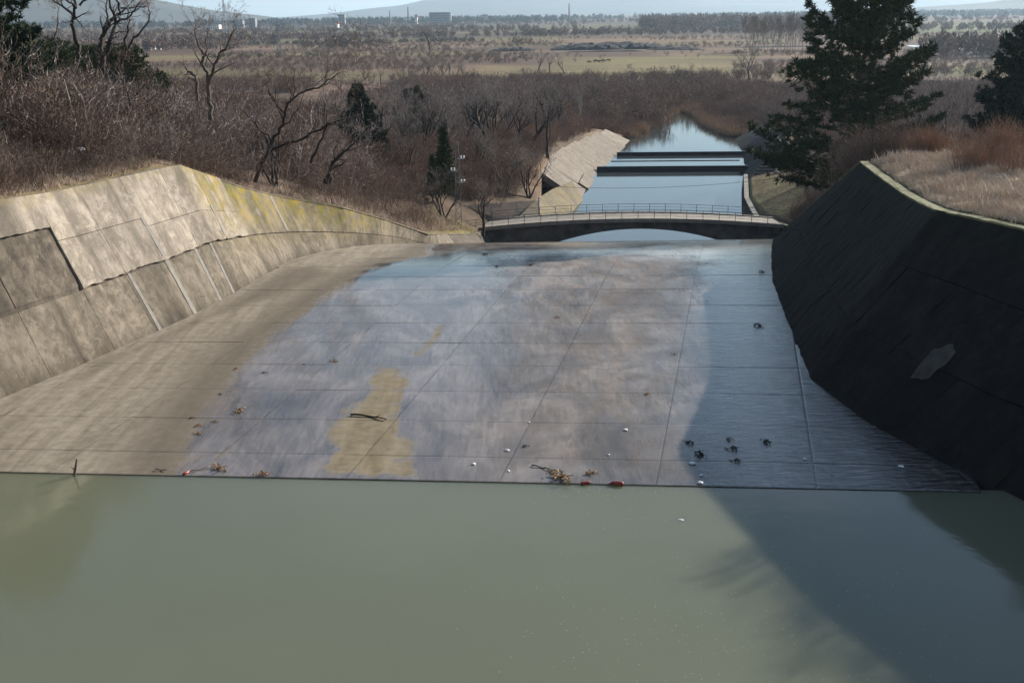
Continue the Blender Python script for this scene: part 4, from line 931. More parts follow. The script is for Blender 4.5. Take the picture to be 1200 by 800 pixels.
MT = [make_tree_meshes(201, 15, 'oak', .026), make_tree_meshes(207, 14, 'multi', .026), make_tree_meshes(213, 13, 'oak', .026), make_tree_meshes(219, 14, 'poplar', .03, 'bark_pale', 'twig_tree'), make_tree_meshes(225, 12, 'multi', .03, 'bark_grey')]
def treeh(me): return max(v.co.z for v in me[1].vertices)
MH = [treeh(t) for t in MT]
mids = [  # foot x, foot y, distance, top y, mesh, label
    (583, 172, 205, 82, 1, 'large dark bare tree of several stems behind the lattice pole'), (622, 178, 200, 92, 0, 'tall dark bare tree nearest the top of the sloping canal lining'),
    (642, 183, 196, 110, 2, 'thin dark bare tree standing at the upper edge of the sloping canal lining'), (524, 168, 200, 88, 3, 'pale-stemmed bare tree above the narrow olive conifer'),
    (556, 170, 215, 95, 0, 'grey bare tree left of the large dark one'), (605, 170, 225, 84, 4, 'grey bare tree between the two large dark ones'), (660, 150, 270, 92, 4, 'bare tree at the far end of the sloping lining'),
    (498, 160, 220, 100, 2, 'bare tree rising over the round evergreen'), (455, 165, 190, 108, 4, 'bare tree right of the bushy dark conifer'), (470, 190, 165, 128, 1, 'bushy bare tree in front of the round evergreen'),
    (480, 215, 150, 150, 2, 'small bare tree on the lower slope left of the narrow conifer'), (555, 205, 165, 140, 1, 'bushy bare tree just right of the lattice pole'), (590, 215, 160, 150, 4, 'grey bushy bare tree behind the mesh fence'),
    (620, 220, 165, 165, 1, 'low bare tree beside the left bank steps'), (566, 274, 140, 205, 2, 'slim bare tree growing on the grass in front of the bridge end'), (440, 228, 128, 175, 4, 'thorny bare tree low on the left slope'),
    (520, 240, 138, 188, 1, 'bare bush-like tree in front of the narrow conifer'), (410, 140, 210, 96, 2, 'bare tree behind the bushy dark conifer'), (380, 120, 240, 88, 1, 'bare tree beyond the arching limb'),
    (700, 125, 360, 84, 1, 'bare tree left of the river bend'), (745, 120, 380, 88, 4, 'bare tree just above the river bend'), (878, 90, 480, 56, 0, 'lone bare tree on the tan field left of the tall pine'),
    (630, 86, 560, 62, 0, 'small bare tree left of the green pasture, first of three'), (644, 88, 540, 64, 2, 'small bare tree left of the green pasture, second of three'), (661, 86, 555, 66, 0, 'small bare tree left of the green pasture, third of three'),
    (925, 180, 205, 105, 0, 'bare tree on the right bank just left of the tall pine'), (905, 165, 235, 112, 4, 'grey bare tree on the right bank beyond the dark lining'), (940, 150, 240, 92, 1, 'bushy bare tree behind the left branches of the tall pine'),
    (1115, 140, 200, 78, 4, 'bare tree between the tall pine and the pine at the right edge'), (1085, 130, 230, 80, 1, 'bushy bare tree right behind the tall pine'), (600, 42, 1150, 33, 0, 'lone bare tree far out on the plain left of the black heaps'),
    (503, 50, 900, 30, 0, 'tall lone bare tree on the plain below the long grey block')]
for (fx, fy, Y, ty, k, lab) in mids:
    b = D(fx, fy, Y); t = D(fx, ty, Y); zg = gz(b[0], Y); z0 = min(b[2], zg) - .1
    tree_thing('bare_tree', MT[k], (b[0], Y, z0), lab, 'tree', None, rz=(fx * 1.7) % 6.28, sc=max(.15, (t[2] - z0) / MH[k]))
yw = make_tree_meshes(331, 8, 'multi', .022, 'bark_grey', 'reed_tan')
q = at_ground(664, 262); tree_thing('willow_tree', yw, q, 'yellowish leafless willow above the far end of the sloping lining', 'tree', sc=.8)
rp = random.Random(63)
for k in range(58):
    fx = rp.uniform(395, 690); Y = rp.uniform(158, 310); X = D(fx, 170, Y)[0]
    if X > float(ltop(Y)[0]) - 3: continue
    tree_thing('bare_tree', MT[k % 5], (X, Y, gz(X, Y) - .1), 'grey leafless tree crowding the valley thicket left of the canal', 'tree', 'leafless trees in the valley thicket', rz=rp.random() * 6, sc=rp.uniform(7.5, 13) / MH[k % 5])
for k in range(16):
    fx = rp.uniform(190, 420); Y = rp.uniform(86, 120); X = D(fx, 150, Y)[0]
    if X > float(ltop(Y)[0]) - 4: continue
    tree_thing('bare_tree', MT[(k * 2) % 5], (X, Y, gz(X, Y) - .1), 'small crooked leafless tree standing in the scrub of the left slope', 'tree', 'small trees in the left slope scrub', rz=rp.random() * 6, sc=rp.uniform(4.2, 7.0) / MH[(k * 2) % 5])
POP = make_tree_meshes(301, 17, 'poplar', .09, 'bark_pale', 'twig_far'); ph = treeh(POP); rp = random.Random(77)
for k in range(26):
    fx = 875 + k * 3.6 + rp.uniform(-1.2, 1.2); Y = rp.uniform(770, 830); fy = pix((0, Y, PLAIN))[1] - .013 * (fx - 600); b = D(fx, fy, Y)
    tree_thing('poplar_tree', POP, (b[0], Y, PLAIN - .2), 'tall pale-stemmed bare poplar in the row left of the tall pine', 'tree', 'row of bare poplars on the plain', rz=rp.random() * 6, sc=(24 + rp.uniform(-4, 3)) / ph)
for k in range(22):
    fx = 470 + k * 7.2 + rp.uniform(-2, 2) if k < 11 else 300 + (k - 11) * 16 + rp.uniform(-4, 4); Y = rp.uniform(500, 560) if k < 11 else rp.uniform(470, 560); b = D(fx, 92, Y); zg = PLAIN
    tree_thing('bare_tree', MT[k % 3], (b[0], Y, zg - .1), 'small bare tree in the loose row across the middle of the plain', 'tree', 'loose row of small bare trees on the plain', rz=rp.random() * 6, sc=rp.uniform(.4, .62))

# ------------------------------------------------------------------ scrub, reeds and grass: masses nobody could count
SC = [bush_mesh(401 + i, 3.2, (7, 9, 11, 6)[i], (.013, .011, .012, .017)[i], 'twig_scrub', .75, (4, 6)) for i in range(4)] + [bush_mesh(409, 5.0, 3, .018, 'twig_tree', .45, (6, 5)), bush_mesh(410, 4.2, 5, .014, 'twig_scrub', .6, (6, 6))]
SV = [bush_mesh(421 + i, 4.0, 9, .021, 'twig_valley', .55, (4, 5)) for i in range(3)] + [bush_mesh(431, 3.6, 9, .024, 'twig_scrub', .6, (4, 5))]
SP = [bush_mesh(441 + i, 4.0, 7, .055, 'twig_far', .7, (4, 4)) for i in range(3)]
SRD = [bush_mesh(451 + i, 2.6, 18, .012, 'twig_red', .45, (5,)) for i in range(2)]
RE = [tuft_mesh(461 + i, 1.9, 60, .03, 'reed_tan', .8, .8) for i in range(3)]
GR = [tuft_mesh(471 + i, .62, 46, .013, 'grass_straw', .55, .32) for i in range(4)]
FT = [cloud_mesh(481 + i, 3.6, 9, 120, 1.3, 'twig_far', .12) for i in range(3)]
FH = [cloud_mesh(486 + i, 4.2, 7, 130, 1.1, 'hedge_olive', 0.0) for i in range(3)]
FG = [cloud_mesh(491 + i, 5.0, 11, 90, 2.6, 'far_green', .05) for i in range(3)]
rs = random.Random(12)
def add(lst, X, Y, sc, nidx, sink=.05, z=None): lst.append((X, Y, (gz(X, Y) if z is None else z) - sink, rs.random() * 6.283, sc, rs.randrange(nidx)))
hill, slope = [], []
for _ in range(9000):
    Y = rs.uniform(38, 128); d = rs.random() ** 1.25 * 62 + .6; xl = float(ltop(Y)[0]); X = xl - d
    if X / Y < -.62: continue
    if nz(X, Y, 3.0, .13) < -.12 and d > 4: continue
    if Y > 84 and d < 5.5 + (Y - 84) * .12 and rs.random() < .8: continue
    s = (.45 + 1.0 * rs.random() ** 2) * (.42 + .58 * min(1, d / 6)) * (1 + .45 * nz(X, Y, 14.0, .16))
    if Y > 88: s *= .9
    add(hill, X, Y, s, 6)
    if len(hill) >= 3300: break
scatter('hill_scrub', hill, SC, 'dense leafless brown scrub covering the hillside above the left wall', 'scrub')
val = []
for _ in range(9000):
    Y = rs.uniform(112, 345); xl = float(ltop(Y)[0]); d = rs.uniform(1.5, 100); X = xl - d
    if X / Y < -.55: continue
    if Y < 150 and d < 9: continue
    if 184 < Y < 272 and d < 1.2: continue
    if nz(X, Y, 8.0, .045) < -.12: continue
    add(val, X, Y, (.3 + .75 * rs.random() ** 1.6) * (.75 if d < 10 else 1), 4)
    if len(val) >= 3000: break
for _ in range(1500):
    Y = rs.uniform(118, 182); d = rs.uniform(3, 45); X = float(ltop(Y)[0]) - d
    if Y < 150 and d < 7: continue
    add(val, X, Y, rs.uniform(.3, .8), 4)
for _ in range(700):
    Y = rs.uniform(152, 275); d = rs.uniform(1.0, 16); X = float(ltop(Y)[0]) - d
    if Y < 162 and d < 4: continue
    add(val, X, Y, rs.uniform(.22, .6), 4)
scatter('valley_scrub', val, SV, 'grey brown leafless thicket in the valley left of the canal', 'thicket')
rt = []
for _ in range(8000):
    Y = rs.uniform(84, 345); xr = float(rtop(Y)[0]); d = rs.uniform(1.0, 95); X = xr + d
    if X / Y > .62: continue
    if 146 < Y < 187 and d < 6.5: continue
    if 183 < Y < 200 and d < 9: continue
    if Y < 118 and X < float(rtop(Y)[0]) + 2: continue
    add(rt, X, Y, rs.uniform(.45, 1.05) * (.55 if d < 5 else 1) * (.75 if Y < 110 else 1), 4)
    if len(rt) >= 2400: break
scatter('bank_scrub', rt, SV, 'leafless thicket on the right bank around the tall pine', 'thicket')
red = []
for _ in range(38):
    px = rs.gauss(1082, 18); Y = rs.uniform(80, 86); X = D(px, 180, Y)[0]; add(red, X, Y, rs.uniform(.75, 1.1), 2)
for _ in range(26):
    px = rs.gauss(1150, 13); Y = rs.uniform(70, 76); X = D(px, 180, Y)[0]; add(red, X, Y, rs.uniform(.5, .85), 2)
for _ in range(22):
    px = rs.uniform(1165, 1230); Y = rs.uniform(68, 80); X = D(px, 180, Y)[0]; add(red, X, Y, rs.uniform(.6, 1.0), 2)
scatter('willow_scrub', red, SRD, 'reddish upright shoots behind the dry grass on the right bank', 'shrub')
rus = []
for _ in range(70):
    Y = rs.uniform(196, 285); X = float(ltop(Y)[0]) - rs.uniform(1, 9); add(rus, X, Y, rs.uniform(.5, 1.0), 2)
for _ in range(60):
    Y = rs.uniform(276, 330); X = float(rtop(Y)[0]) + rs.uniform(1, 14); add(rus, X, Y, rs.uniform(.5, 1.0), 2)
scatter('russet_scrub', rus, SRD, 'russet shoots behind the sloping lining and along the river bank', 'shrub')
skirt = []
for _ in range(160):
    Y = rs.uniform(104, 143); X = float(rtop(Y)[0]) + rs.uniform(.8, 8.5); add(skirt, X, Y, rs.uniform(.45, .9), 4)
for _ in range(60):
    Y = rs.uniform(30, 47); X = float(rtop(Y)[0]) + rs.uniform(.5, 2.5)
    if X / Y > .44: add(skirt, X, Y, rs.uniform(.3, .55), 4)
scatter('skirt_scrub', skirt, SC, 'brown leafless bushes at the foot of the tall pine beside the wall', 'shrub')
gray = []
for _ in range(70):
    px = rs.gauss(1030, 22); Y = rs.uniform(84, 92); X = D(px, 180, Y)[0]
    if X > float(rtop(Y)[0]) + .8: add(gray, X, Y, rs.uniform(.8, 1.35), 4)
scatter('thorn_scrub', gray, SC, 'grey brown thorny scrub right behind the peak of the right wall', 'shrub')
dry = []
for _ in range(9000):
    Y = rs.uniform(8, 87); xr = float(rtop(Y)[0]); d = .75 + rs.random() ** 1.2 * 26; X = xr + d
    if X / Y > .6 and Y > 50: continue
    if Y < 45 and d > 5: continue
    cl = nz(X, Y, 21.0, .45)
    if cl < -.15 and rs.random() < .8: continue
    add(dry, X, Y, rs.uniform(.5, 1.2) * (1 + .8 * cl) * (.6 if d < 1.8 else 1), 4)
    if len(dry) >= 6500: break
scatter('dry_grass', dry, GR, 'pale dry grass on the flat top of the right bank', 'grass')
lg = []
for _ in range(2600):
    Y = rs.uniform(80, 141); d = rs.random() * 12 + .6; X = float(ltop(Y)[0]) - d; add(lg, X, Y, rs.uniform(.3, .8), 4)
for _ in range(700):
    Y = rs.uniform(36, 80); X = float(ltop(Y)[0]) - .6 - rs.random() * 2; add(lg, X, Y, rs.uniform(.3, .8), 4)
for _ in range(500):
    Y = rs.uniform(147, 186); X = float(rtop(Y)[0]) + 1 + rs.random() * 7; add(lg, X, Y, rs.uniform(.2, .5), 4)
scatter('bank_grass', lg, GR, 'thin dry grass along the top of the left wall and the banks', 'grass')
reed = []
for _ in range(3200):
    Y = rs.uniform(274, 430); side = rs.random() < .55; xl, xr = float(ltop(Y)[0]), float(rtop(Y)[0])
    if Y > 350: xl = xr = 52 + (Y - 350) * .12
    X = xl - rs.random() ** 1.6 * 26 + .9 if side else xr + rs.random() ** 1.6 * 18 - 2.0
    if Y < 350 and xl + 1.2 < X < xr - 3: continue
    add(reed, X, Y, rs.uniform(.6, 1.2), 3, z=max(gz(X, Y), -12))
scatter('river_reeds', reed, RE, 'tan reeds along both banks of the river beyond the sills', 'reeds')
bankb = []
for _ in range(170):
    Y = rs.uniform(274, 345); side = rs.random() < .6; X = float(ltop(Y)[0]) - rs.uniform(0, 12) if side else float(rtop(Y)[0]) + rs.uniform(1, 14)
    add(bankb, X, Y, rs.uniform(.6, 1.0), 4)
scatter('river_scrub', bankb, SV, 'bare willows crowding the river banks beyond the sills', 'thicket')
pl2 = []
for _ in range(30000):
    Y = 300 * (1300 / 300) ** rs.random(); u = rs.uniform(-.50, .55); X = u * Y
    q = nz(X, Y, 6.0, .006) + .6 * nz(X * .35, Y * 1.6, 2.0, .012); px, py = pix((X, Y, PLAIN))
    if 40 < X < 62 and Y < 352: continue
    if 630 < px < 860 and 62 < py < 90 and rs.random() < .93: continue
    if 365 < px < 455 and 92 < py < 112 and rs.random() < .9: continue
    if py < 88 and q < -.13 + .2 * rs.random(): continue
    if py >= 88 and q < -.03 + .1 * rs.random(): continue
    k = .62 if Y > 500 else 1.0
    add(pl2, X, Y, rs.uniform(.55, 1.25) * k, 3)
    if len(pl2) >= 9500: break
scatter('plain_scrub', pl2, SP, 'purplish brown scrub and hedges spread over the plain', 'scrub')
far, farg, hedge = [], [], []
for _ in range(40000):
    Y = 1000 * 5.5 ** rs.random(); u = rs.uniform(-.5, .55); X = u * Y; q = nz(X * .5, Y * 1.5, 1.0, .003) + .5 * nz(X, Y, 4.0, .012)
    if q < .2: continue
    add(far, X, Y, rs.uniform(.5, 1.2), 3, z=PLAIN)
    if len(far) >= 3800: break
for _ in range(560):                                     # grey woods left and right of the tall pine
    px = rs.uniform(752, 990) if rs.random() < .9 else rs.uniform(1085, 1190); Y = rs.uniform(1750, 2350) if px < 1000 else rs.uniform(650, 800); X = D(px, 30, Y)[0]; add(far, X, Y, rs.uniform(1.5, 2.3) if px < 1000 else rs.uniform(.9, 1.5), 3, z=PLAIN)
scatter('far_woods', far, FT, 'grey leafless woods and hedgerows far out on the plain', 'woods')
for _ in range(2600):
    Y = rs.uniform(3300, 5200); X = rs.uniform(-.52, .55) * Y
    if nz(X, Y, 1.0, .0011) < -.25: continue
    add(farg, X, Y, rs.uniform(.8, 1.7), 3, z=PLAIN)
for _ in range(170):
    Y = rs.uniform(1180, 1330); X = rs.uniform(-.27, -.02) * Y; add(hedge, X, 1180 + 60 * nz(X, 0, 1, .004) + rs.uniform(0, 25), rs.uniform(.25, .7), 3, z=PLAIN)
for _ in range(40):
    Y = rs.uniform(800, 840); X = rs.uniform(-.24, -.12) * Y; add(hedge, X, Y, rs.uniform(.2, .5), 3, z=PLAIN)
scatter('far_hedge', hedge, FH, 'broken olive brown hedge line across the left of the plain', 'hedge')
scatter('far_treeline', farg, FG, 'blue green line of trees along the far edge of the plain', 'treeline')

# ------------------------------------------------------------------ far things on the plain
def far_at(px, Y): return float(D(px, 25, Y)[0])
simple('mast_red', (0.28, 0.17, 0.15), .6, .2, 2)
def mast(px, Y, ytop, label, w, mat='steel_grey', name='lattice_mast', xarm=()):
    X = far_at(px, Y); h = float(D(px, ytop, Y)[2]) - PLAIN; e = tag(empty(name, (X, Y, PLAIN)), label, 'mast' if name == 'lattice_mast' else 'pylon', None)
    for sx, sy in ((1, 1), (1, -1), (-1, -1), (-1, 1)):
        m = MB(); m.tube([(sx * w, sy * w, 0), (sx * w * .45, sy * w * .45, h * .6), (sx * w * .2, sy * w * .2, h)], max(.05, w * .13), 4); m.build('leg', M[mat], e)
    n = 10
    m = MB()
    for k in range(n):
        a, b = h * k / n, h * (k + 1) / n; wa, wb = w * (1 - .8 * k / n), w * (1 - .8 * (k + 1) / n); s = 1 if k % 2 else -1
        m.tube([(-wa * s, -wa, a), (wb * s, -wb, b)], w * .07, 3); m.tube([(-wa * s, wa, a), (wb * s, wb, b)], w * .07, 3)
    m.build('bracing', M[mat], e)
    for z in xarm:
        m = MB(); m.prism([(-w * 2.2, -.1, h * z), (w * 2.2, -.1, h * z), (w * 2.2, .1, h * z), (-w * 2.2, .1, h * z)], [(-w * .3, -.1, h * z + w * .6), (w * .3, -.1, h * z + w * .6), (w * .3, .1, h * z + w * .6), (-w * .3, .1, h * z + w * .6)]); m.build('crossarm', M[mat], e)
    return e
mast(263, 1500, -14, 'tall slender lattice mast rising above the left hillside', 1.7, 'steel_pale')
for (px, Y, yt, w_, lab) in ((325, 900, 24, 1.5, 'nearest power pylon on the plain right of the mast'), (331, 1500, 26, 1.9, 'second power pylon just right of the nearest one'), (337, 2100, 25, 2.2, 'thin far pylon in the cluster right of the mast'), (346, 1900, 24, 2.4, 'pale far pylon at the right end of the pylon cluster'), (303, 1300, 27, 1.6, 'left power pylon of the cluster on the plain')):
    mast(px, Y, yt, lab, w_, 'steel_grey' if 'pale' not in lab else 'steel_pale', 'power_pylon', (.68, .82))
def stack(px, Y, yt, lab, r):
    X = far_at(px, Y); h = float(D(px, yt, Y)[2]) - PLAIN; e = tag(empty('chimney_stack', (X, Y, PLAIN)), lab, 'chimney')
    m = MB(); m.tube([(0, 0, 0), (0, 0, h * .5), (0, 0, h)], [r, r * .8, r * .62], 12); m.build('shaft', M['chimney_brick'], e, True)
    m = MB(); m.tube([(0, 0, h), (0, 0, h + 1.5)], [r * .74, r * .74], 12); m.build('rim', M['chimney_brick'], e)
stack(478.5, 3900, 9.0, 'factory chimney left of the long grey block on the skyline', 3.2); stack(667, 4100, 5.0, 'factory chimney on the skyline above the black heaps', 3.4); stack(457, 4000, 13.5, 'short chimney on the skyline left of the taller one', 2.6)
def block(px0, px1, Y, yt, lab, mat, roof='block_grey', depth=24, cat='building', name='apartment_block', gable=False, rows=4, cols=7):
    x0, x1 = far_at(px0, Y), far_at(px1, Y); h = float(D((px0 + px1) / 2, yt, Y)[2]) - PLAIN; w = x1 - x0
    e = tag(empty(name, ((x0 + x1) / 2, Y, PLAIN)), lab, cat)
    m = MB(); m.box(-w / 2, w / 2, 0, depth, 0, h); m.build('wall', M[mat], e)
    m = MB()
    if gable: m.prism([(-w / 2 - .3, -.5, h), (w / 2 + .3, -.5, h), (w / 2 + .3, depth + .5, h)], [(-w / 2 - .3, depth / 2, h + w * .22), (w / 2 + .3, depth / 2, h + w * .22), (w / 2 + .3, depth + .5, h + .05)]) if False else m.prism([(-w / 2 - .4, -.6, h), (-w / 2 - .4, depth + .6, h), (-w / 2 - .4, depth / 2, h + h * .5)], [(w / 2 + .4, -.6, h), (w / 2 + .4, depth + .6, h), (w / 2 + .4, depth / 2, h + h * .5)])
    else: m.box(-w / 2 - .4, w / 2 + .4, -.4, depth + .4, h, h + max(.6, h * .04))
    m.build('roof', M[roof], e)
    me = None
    for r in range(rows):
        for c in range(cols):
            cw_, ch_ = w / cols * .5, h / rows * .5
            if me is None: b = MB(); b.box(-cw_ / 2, cw_ / 2, -.12, .05, -ch_ / 2, ch_ / 2); me = b.mesh('window', M['window_dark'])
            o = link('window', me, e); o.location = (-w / 2 + w * (c + .5) / cols, 0, h * (r + .55) / rows)
block(503, 527, 3300, 15.2, 'long grey block with a pale end on the skyline', 'block_grey', cols=12, rows=5)
block(526.2, 528.6, 3292, 15.6, 'pale end tower of the long grey block', 'block_pale', cols=2, rows=6)
block(397, 404, 3500, 17.5, 'dark squat tower on the skyline left of the chimneys', 'block_grey', cols=4, rows=6)
block(565, 572, 3600, 17.5, 'small pale block on the skyline right of the long grey one', 'block_pale', cols=4, rows=4)
block(291, 299, 3000, 22, 'grey tower block on the skyline just right of the mast', 'block_grey', cols=4, rows=7)
block(272, 284, 3050, 24.5, 'wider grey block beside the tower right of the mast', 'block_grey', cols=7, rows=5)
block(236, 256, 2700, 29.5, 'low white factory hall left of the mast', 'plaster_white', cols=8, rows=2)
block(473, 480, 3400, 22.0, 'low white shed at the foot of the factory chimney', 'plaster_white', cols=4, rows=1)
block(486, 489, 3420, 21.0, 'small white house right of the factory chimney', 'plaster_white', 'roof_red', cols=2, rows=2, gable=True)
block(392.5, 395.5, 2600, 28.6, 'small white house below the squat skyline tower', 'plaster_white', 'roof_red', cols=2, rows=1, gable=True)
for (a, b, Y, yt, lab) in ((169, 172.6, 1050, 51.5, 'white house with red roof at the foot of the left hill, leftmost of three'), (175, 179, 1060, 52.6, 'white house with red roof at the foot of the left hill, middle of three'), (180.5, 184, 1050, 52.2, 'white house with red roof at the foot of the left hill, rightmost of three')):
    block(a, b, Y, yt, lab, 'plaster_white', 'roof_red', 6, 'house', 'house', True, 1, 2)
block(868, 876, 2600, 17.5, 'pale shed roof in the grey wood left of the tall pine', 'plaster_white', 'plaster_white', cols=4, rows=1)
# black heaps
for i, (px, Y, w_, d_, h_, lab) in enumerate(((688, 905, 28, 14, 5.0, 'round black spoil heap at the left of the heaps'), (722, 915, 42, 16, 5.6, 'widest black spoil heap in the middle of the plain'), (745, 905, 22, 10, 4.2, 'black spoil heap at the right end of the widest one'), (790, 880, 20, 8, 2.6, 'low black spoil heap right of the widest one'), (806, 872, 11, 7, 2.0, 'smallest black spoil heap beside the track'), (600, 900, 16, 9, 3.0, 'small black heap left of the other heaps'))):
    X = far_at(px, Y); P = np.zeros((13, 25, 3))
    for j in range(13):
        for k in range(25):
            u, v = k / 12 - 1, j / 6 - 1; r = max(0, 1 - abs(u) ** 2.4) * max(0, 1 - abs(v) ** 2); P[j, k] = (u * w_, v * d_, h_ * .8 * r ** .6 * (1 + .5 * nz(u * 4, v * 2, i * 5.0) + .5 * nz(u * 11, v * 4, i * 5.0 + 2)) - .2)
    o = link('spoil_heap', grid_mesh('spoil_heap', P, M['spoil_black'], smooth=False)); o.location = (X, Y, PLAIN); tag(o, lab, 'heap', 'black heaps on the plain')
# long low black bank behind the pasture and by the poplars
for (p0, p1, Y, lab) in ((655, 762, 850, 'long low black bank in front of the spoil heaps'), (862, 958, 905, 'long low black bank behind the poplar row')):
    x0, x1 = far_at(p0, Y), far_at(p1, Y); m = MB(); xs_ = np.linspace(x0, x1, 24)
    for a, b in zip(xs_[:-1], xs_[1:]):
        ha, hb = [(.9 + .6 * nz(c_, 0, 1, .05)) * float(sstep(x0, x0 + 12, c_) * (1 - sstep(x1 - 12, x1, c_))) for c_ in (a, b)]; m.prism([(a, Y - 4, PLAIN - .2), (a, Y + 4, PLAIN - .2), (a, Y + 1, PLAIN + ha), (a, Y - 1, PLAIN + ha)], [(b, Y - 4, PLAIN - .2), (b, Y + 4, PLAIN - .2), (b, Y + 1, PLAIN + hb), (b, Y - 1, PLAIN + hb)])
    tag(m.build('spoil_bank', M['spoil_black']), lab, 'bank')
# grazing horses on the pasture, one skin mesh each
def horse_mesh(graze):
    V = [((0, 0, 1.15), .28), ((.45, 0, 1.18), .27), ((-.5, 0, 1.2), .29), ((.78, 0, 1.3), .2), ((1.05, 0, 1.05 if graze else 1.6), .15), ((1.25, 0, .6 if graze else 1.9), .11), ((1.5, 0, .35 if graze else 1.8), .085),
         ((-.78, 0, 1.15), .07), ((-.9, 0, .6), .05)]
    E_ = [(0, 1), (0, 2), (1, 3), (3, 4), (4, 5), (5, 6), (2, 7), (7, 8)]
    for (par, x, y) in ((1, .5, .16), (1, .42, -.16), (2, -.55, .17), (2, -.48, -.17)):
        n = len(V); V += [((x, y, .85), .12), ((x + (.03 if par == 1 else .08), y, .5), .075), ((x - (.0 if par == 1 else .06), y, .22), .05), ((x + .04, y, .02), .06)]; E_ += [(par, n), (n, n + 1), (n + 1, n + 2), (n + 2, n + 3)]
    me = bpy.data.meshes.new('horse'); me.from_pydata([v for v, r in V], E_, []); o = bpy.data.objects.new('horse_tmp', me); COL.objects.link(o)
    sk = o.modifiers.new('s', 'SKIN'); sb = o.modifiers.new('d', 'SUBSURF'); sb.levels = 1
    for i, (v, r) in enumerate(V): me.skin_vertices[0].data[i].radius = (r, r)
    me.skin_vertices[0].data[0].use_root = True
    dg = bpy.context.evaluated_depsgraph_get(); out = bpy.data.meshes.new_from_object(o.evaluated_get(dg)); bpy.data.objects.remove(o); out.materials.clear(); out.materials.append(M['horse_coat']); out.name = 'horse'
    return out
hg, hs_ = horse_mesh(True), horse_mesh(False)
for i, (px, py, g, rz) in enumerate(((691, 75, 1, 2.9), (697, 74, 1, .3), (700.5, 74, 0, 3.3), (703.5, 74, 1, .5), (708, 73.5, 0, 2.7), (713.5, 73, 1, 3.2))):
    b = W(px, py, PLAIN); o = link('horse', hg if g else hs_); o.location = (b[0], b[1], PLAIN); o.rotation_euler = (0, 0, rz); o.scale = (1.15,) * 3
    tag(o, ['leftmost dark horse of the grazing string, head down', 'second dark horse from the left, grazing', 'third dark horse from the left, head up', 'fourth dark horse from the left, grazing', 'fifth dark horse from the left, head up', 'rightmost dark horse, grazing apart from the string'][i], 'horse', 'horses grazing on the green pasture')

# ------------------------------------------------------------------ mountains
def ridge(name, prof, Y, depth, seed, rough, lab=None):
    xs_ = np.linspace(prof[0][0], prof[-1][0], 220); ys_ = np.interp(xs_, [p[0] for p in prof], [p[1] for p in prof]); n = 22
    P = np.zeros((n, len(xs_), 3))
    for i, (x, y) in enumerate(zip(xs_, ys_)):
        top = D(x, y, Y)
        for j in range(n):
            t = j / (n - 1) * 2 - 1; f = (1 - abs(t)) ** (.75 if t < 0 else 1.3); X = top[0]; yy = Y + t * depth
            nn = nz(X, yy, seed, 1 / 1500) + .5 * nz(X, yy, seed + 3, 1 / 600)
            P[j, i] = (X, yy, PLAIN - 30 + (top[2] - PLAIN + 30) * f * (1 + rough * nn * (1 - f ** 4)))
    return tag(link(name, grid_mesh(name, P, M['hill'])), kind='structure')
ridge('mountain', [(-700, -50), (-300, -62), (-60, -52), (80, -26), (140, -9), (192, 1), (230, 9), (262, 13), (300, 17), (330, 23), (360, 27)], 7500, 1900, 3.0, .5)
ridge('mountain_range', [(180, 27), (300, 21), (345, 20), (400, 15), (440, 9), (470, 6), (500, -1), (560, -9), (640, -13), (740, -16), (860, -13), (960, -10), (1060, -14), (1250, -24), (1700, -20)], 14000, 3500, 8.0, .35)
ridge('mountain', [(985, 18), (1030, 11.5), (1060, 9), (1100, 6), (1150, 2), (1200, -6), (1300, -22), (1500, -40), (1800, -30)], 6500, 1500, 5.0, .5)

# ------------------------------------------------------------------ litter washed up on the floor
def leaf_clump(seed, r, n, mat):
    rg = random.Random(seed); mb = MB()
    for k in range(n):
        c = Vector((rg.gauss(0, r * .55), rg.gauss(0, r * .3), abs(rg.gauss(0, r * .16)) + .01)); a = Vector((rg.gauss(0, 1), rg.gauss(0, 1), rg.gauss(0, .4))).normalized() * r * rg.uniform(.16, .34); b = a.cross(Vector((rg.gauss(0, .3), rg.gauss(0, .3), 1))) * .6
        n0 = len(mb.v); mb.v += [tuple(c - a), tuple(c + b + Vector((0, 0, .02))), tuple(c + a), tuple(c - b + Vector((0, 0, .025)))]; mb.f.append((n0, n0 + 1, n0 + 2, n0 + 3))
    for k in range(1):
        a = rg.random() * 6.28; p = Vector((rg.gauss(0, r * .3), rg.gauss(0, r * .2), .02)); q = p + Vector((math.cos(a), math.sin(a), .15)) * r * .9; mb.tube([p, (p + q) / 2 + Vector((0, 0, .02)), q], .012, 3)
    return mb.mesh('leaf_clump', M[mat])
LC = [leaf_clump(1, .3, 40, 'leaf_dry'), leaf_clump(2, .3, 34, 'leaf_dry'), leaf_clump(3, .3, 34, 'leaf_black')]
def fz(p): return float(zfloor(p[1])) + .012
def put_clump(px, py, k, s, lab):
    s *= .62 if k == 2 else .85
    p = W(px, py); o = link('leaf_clump', LC[k]); o.location = (p[0], p[1], fz(p)); o.rotation_euler = (0, 0, (px * 3.1) % 6.28); o.scale = (s, s, s); tag(o, lab, 'debris', 'debris lying on the spillway floor')
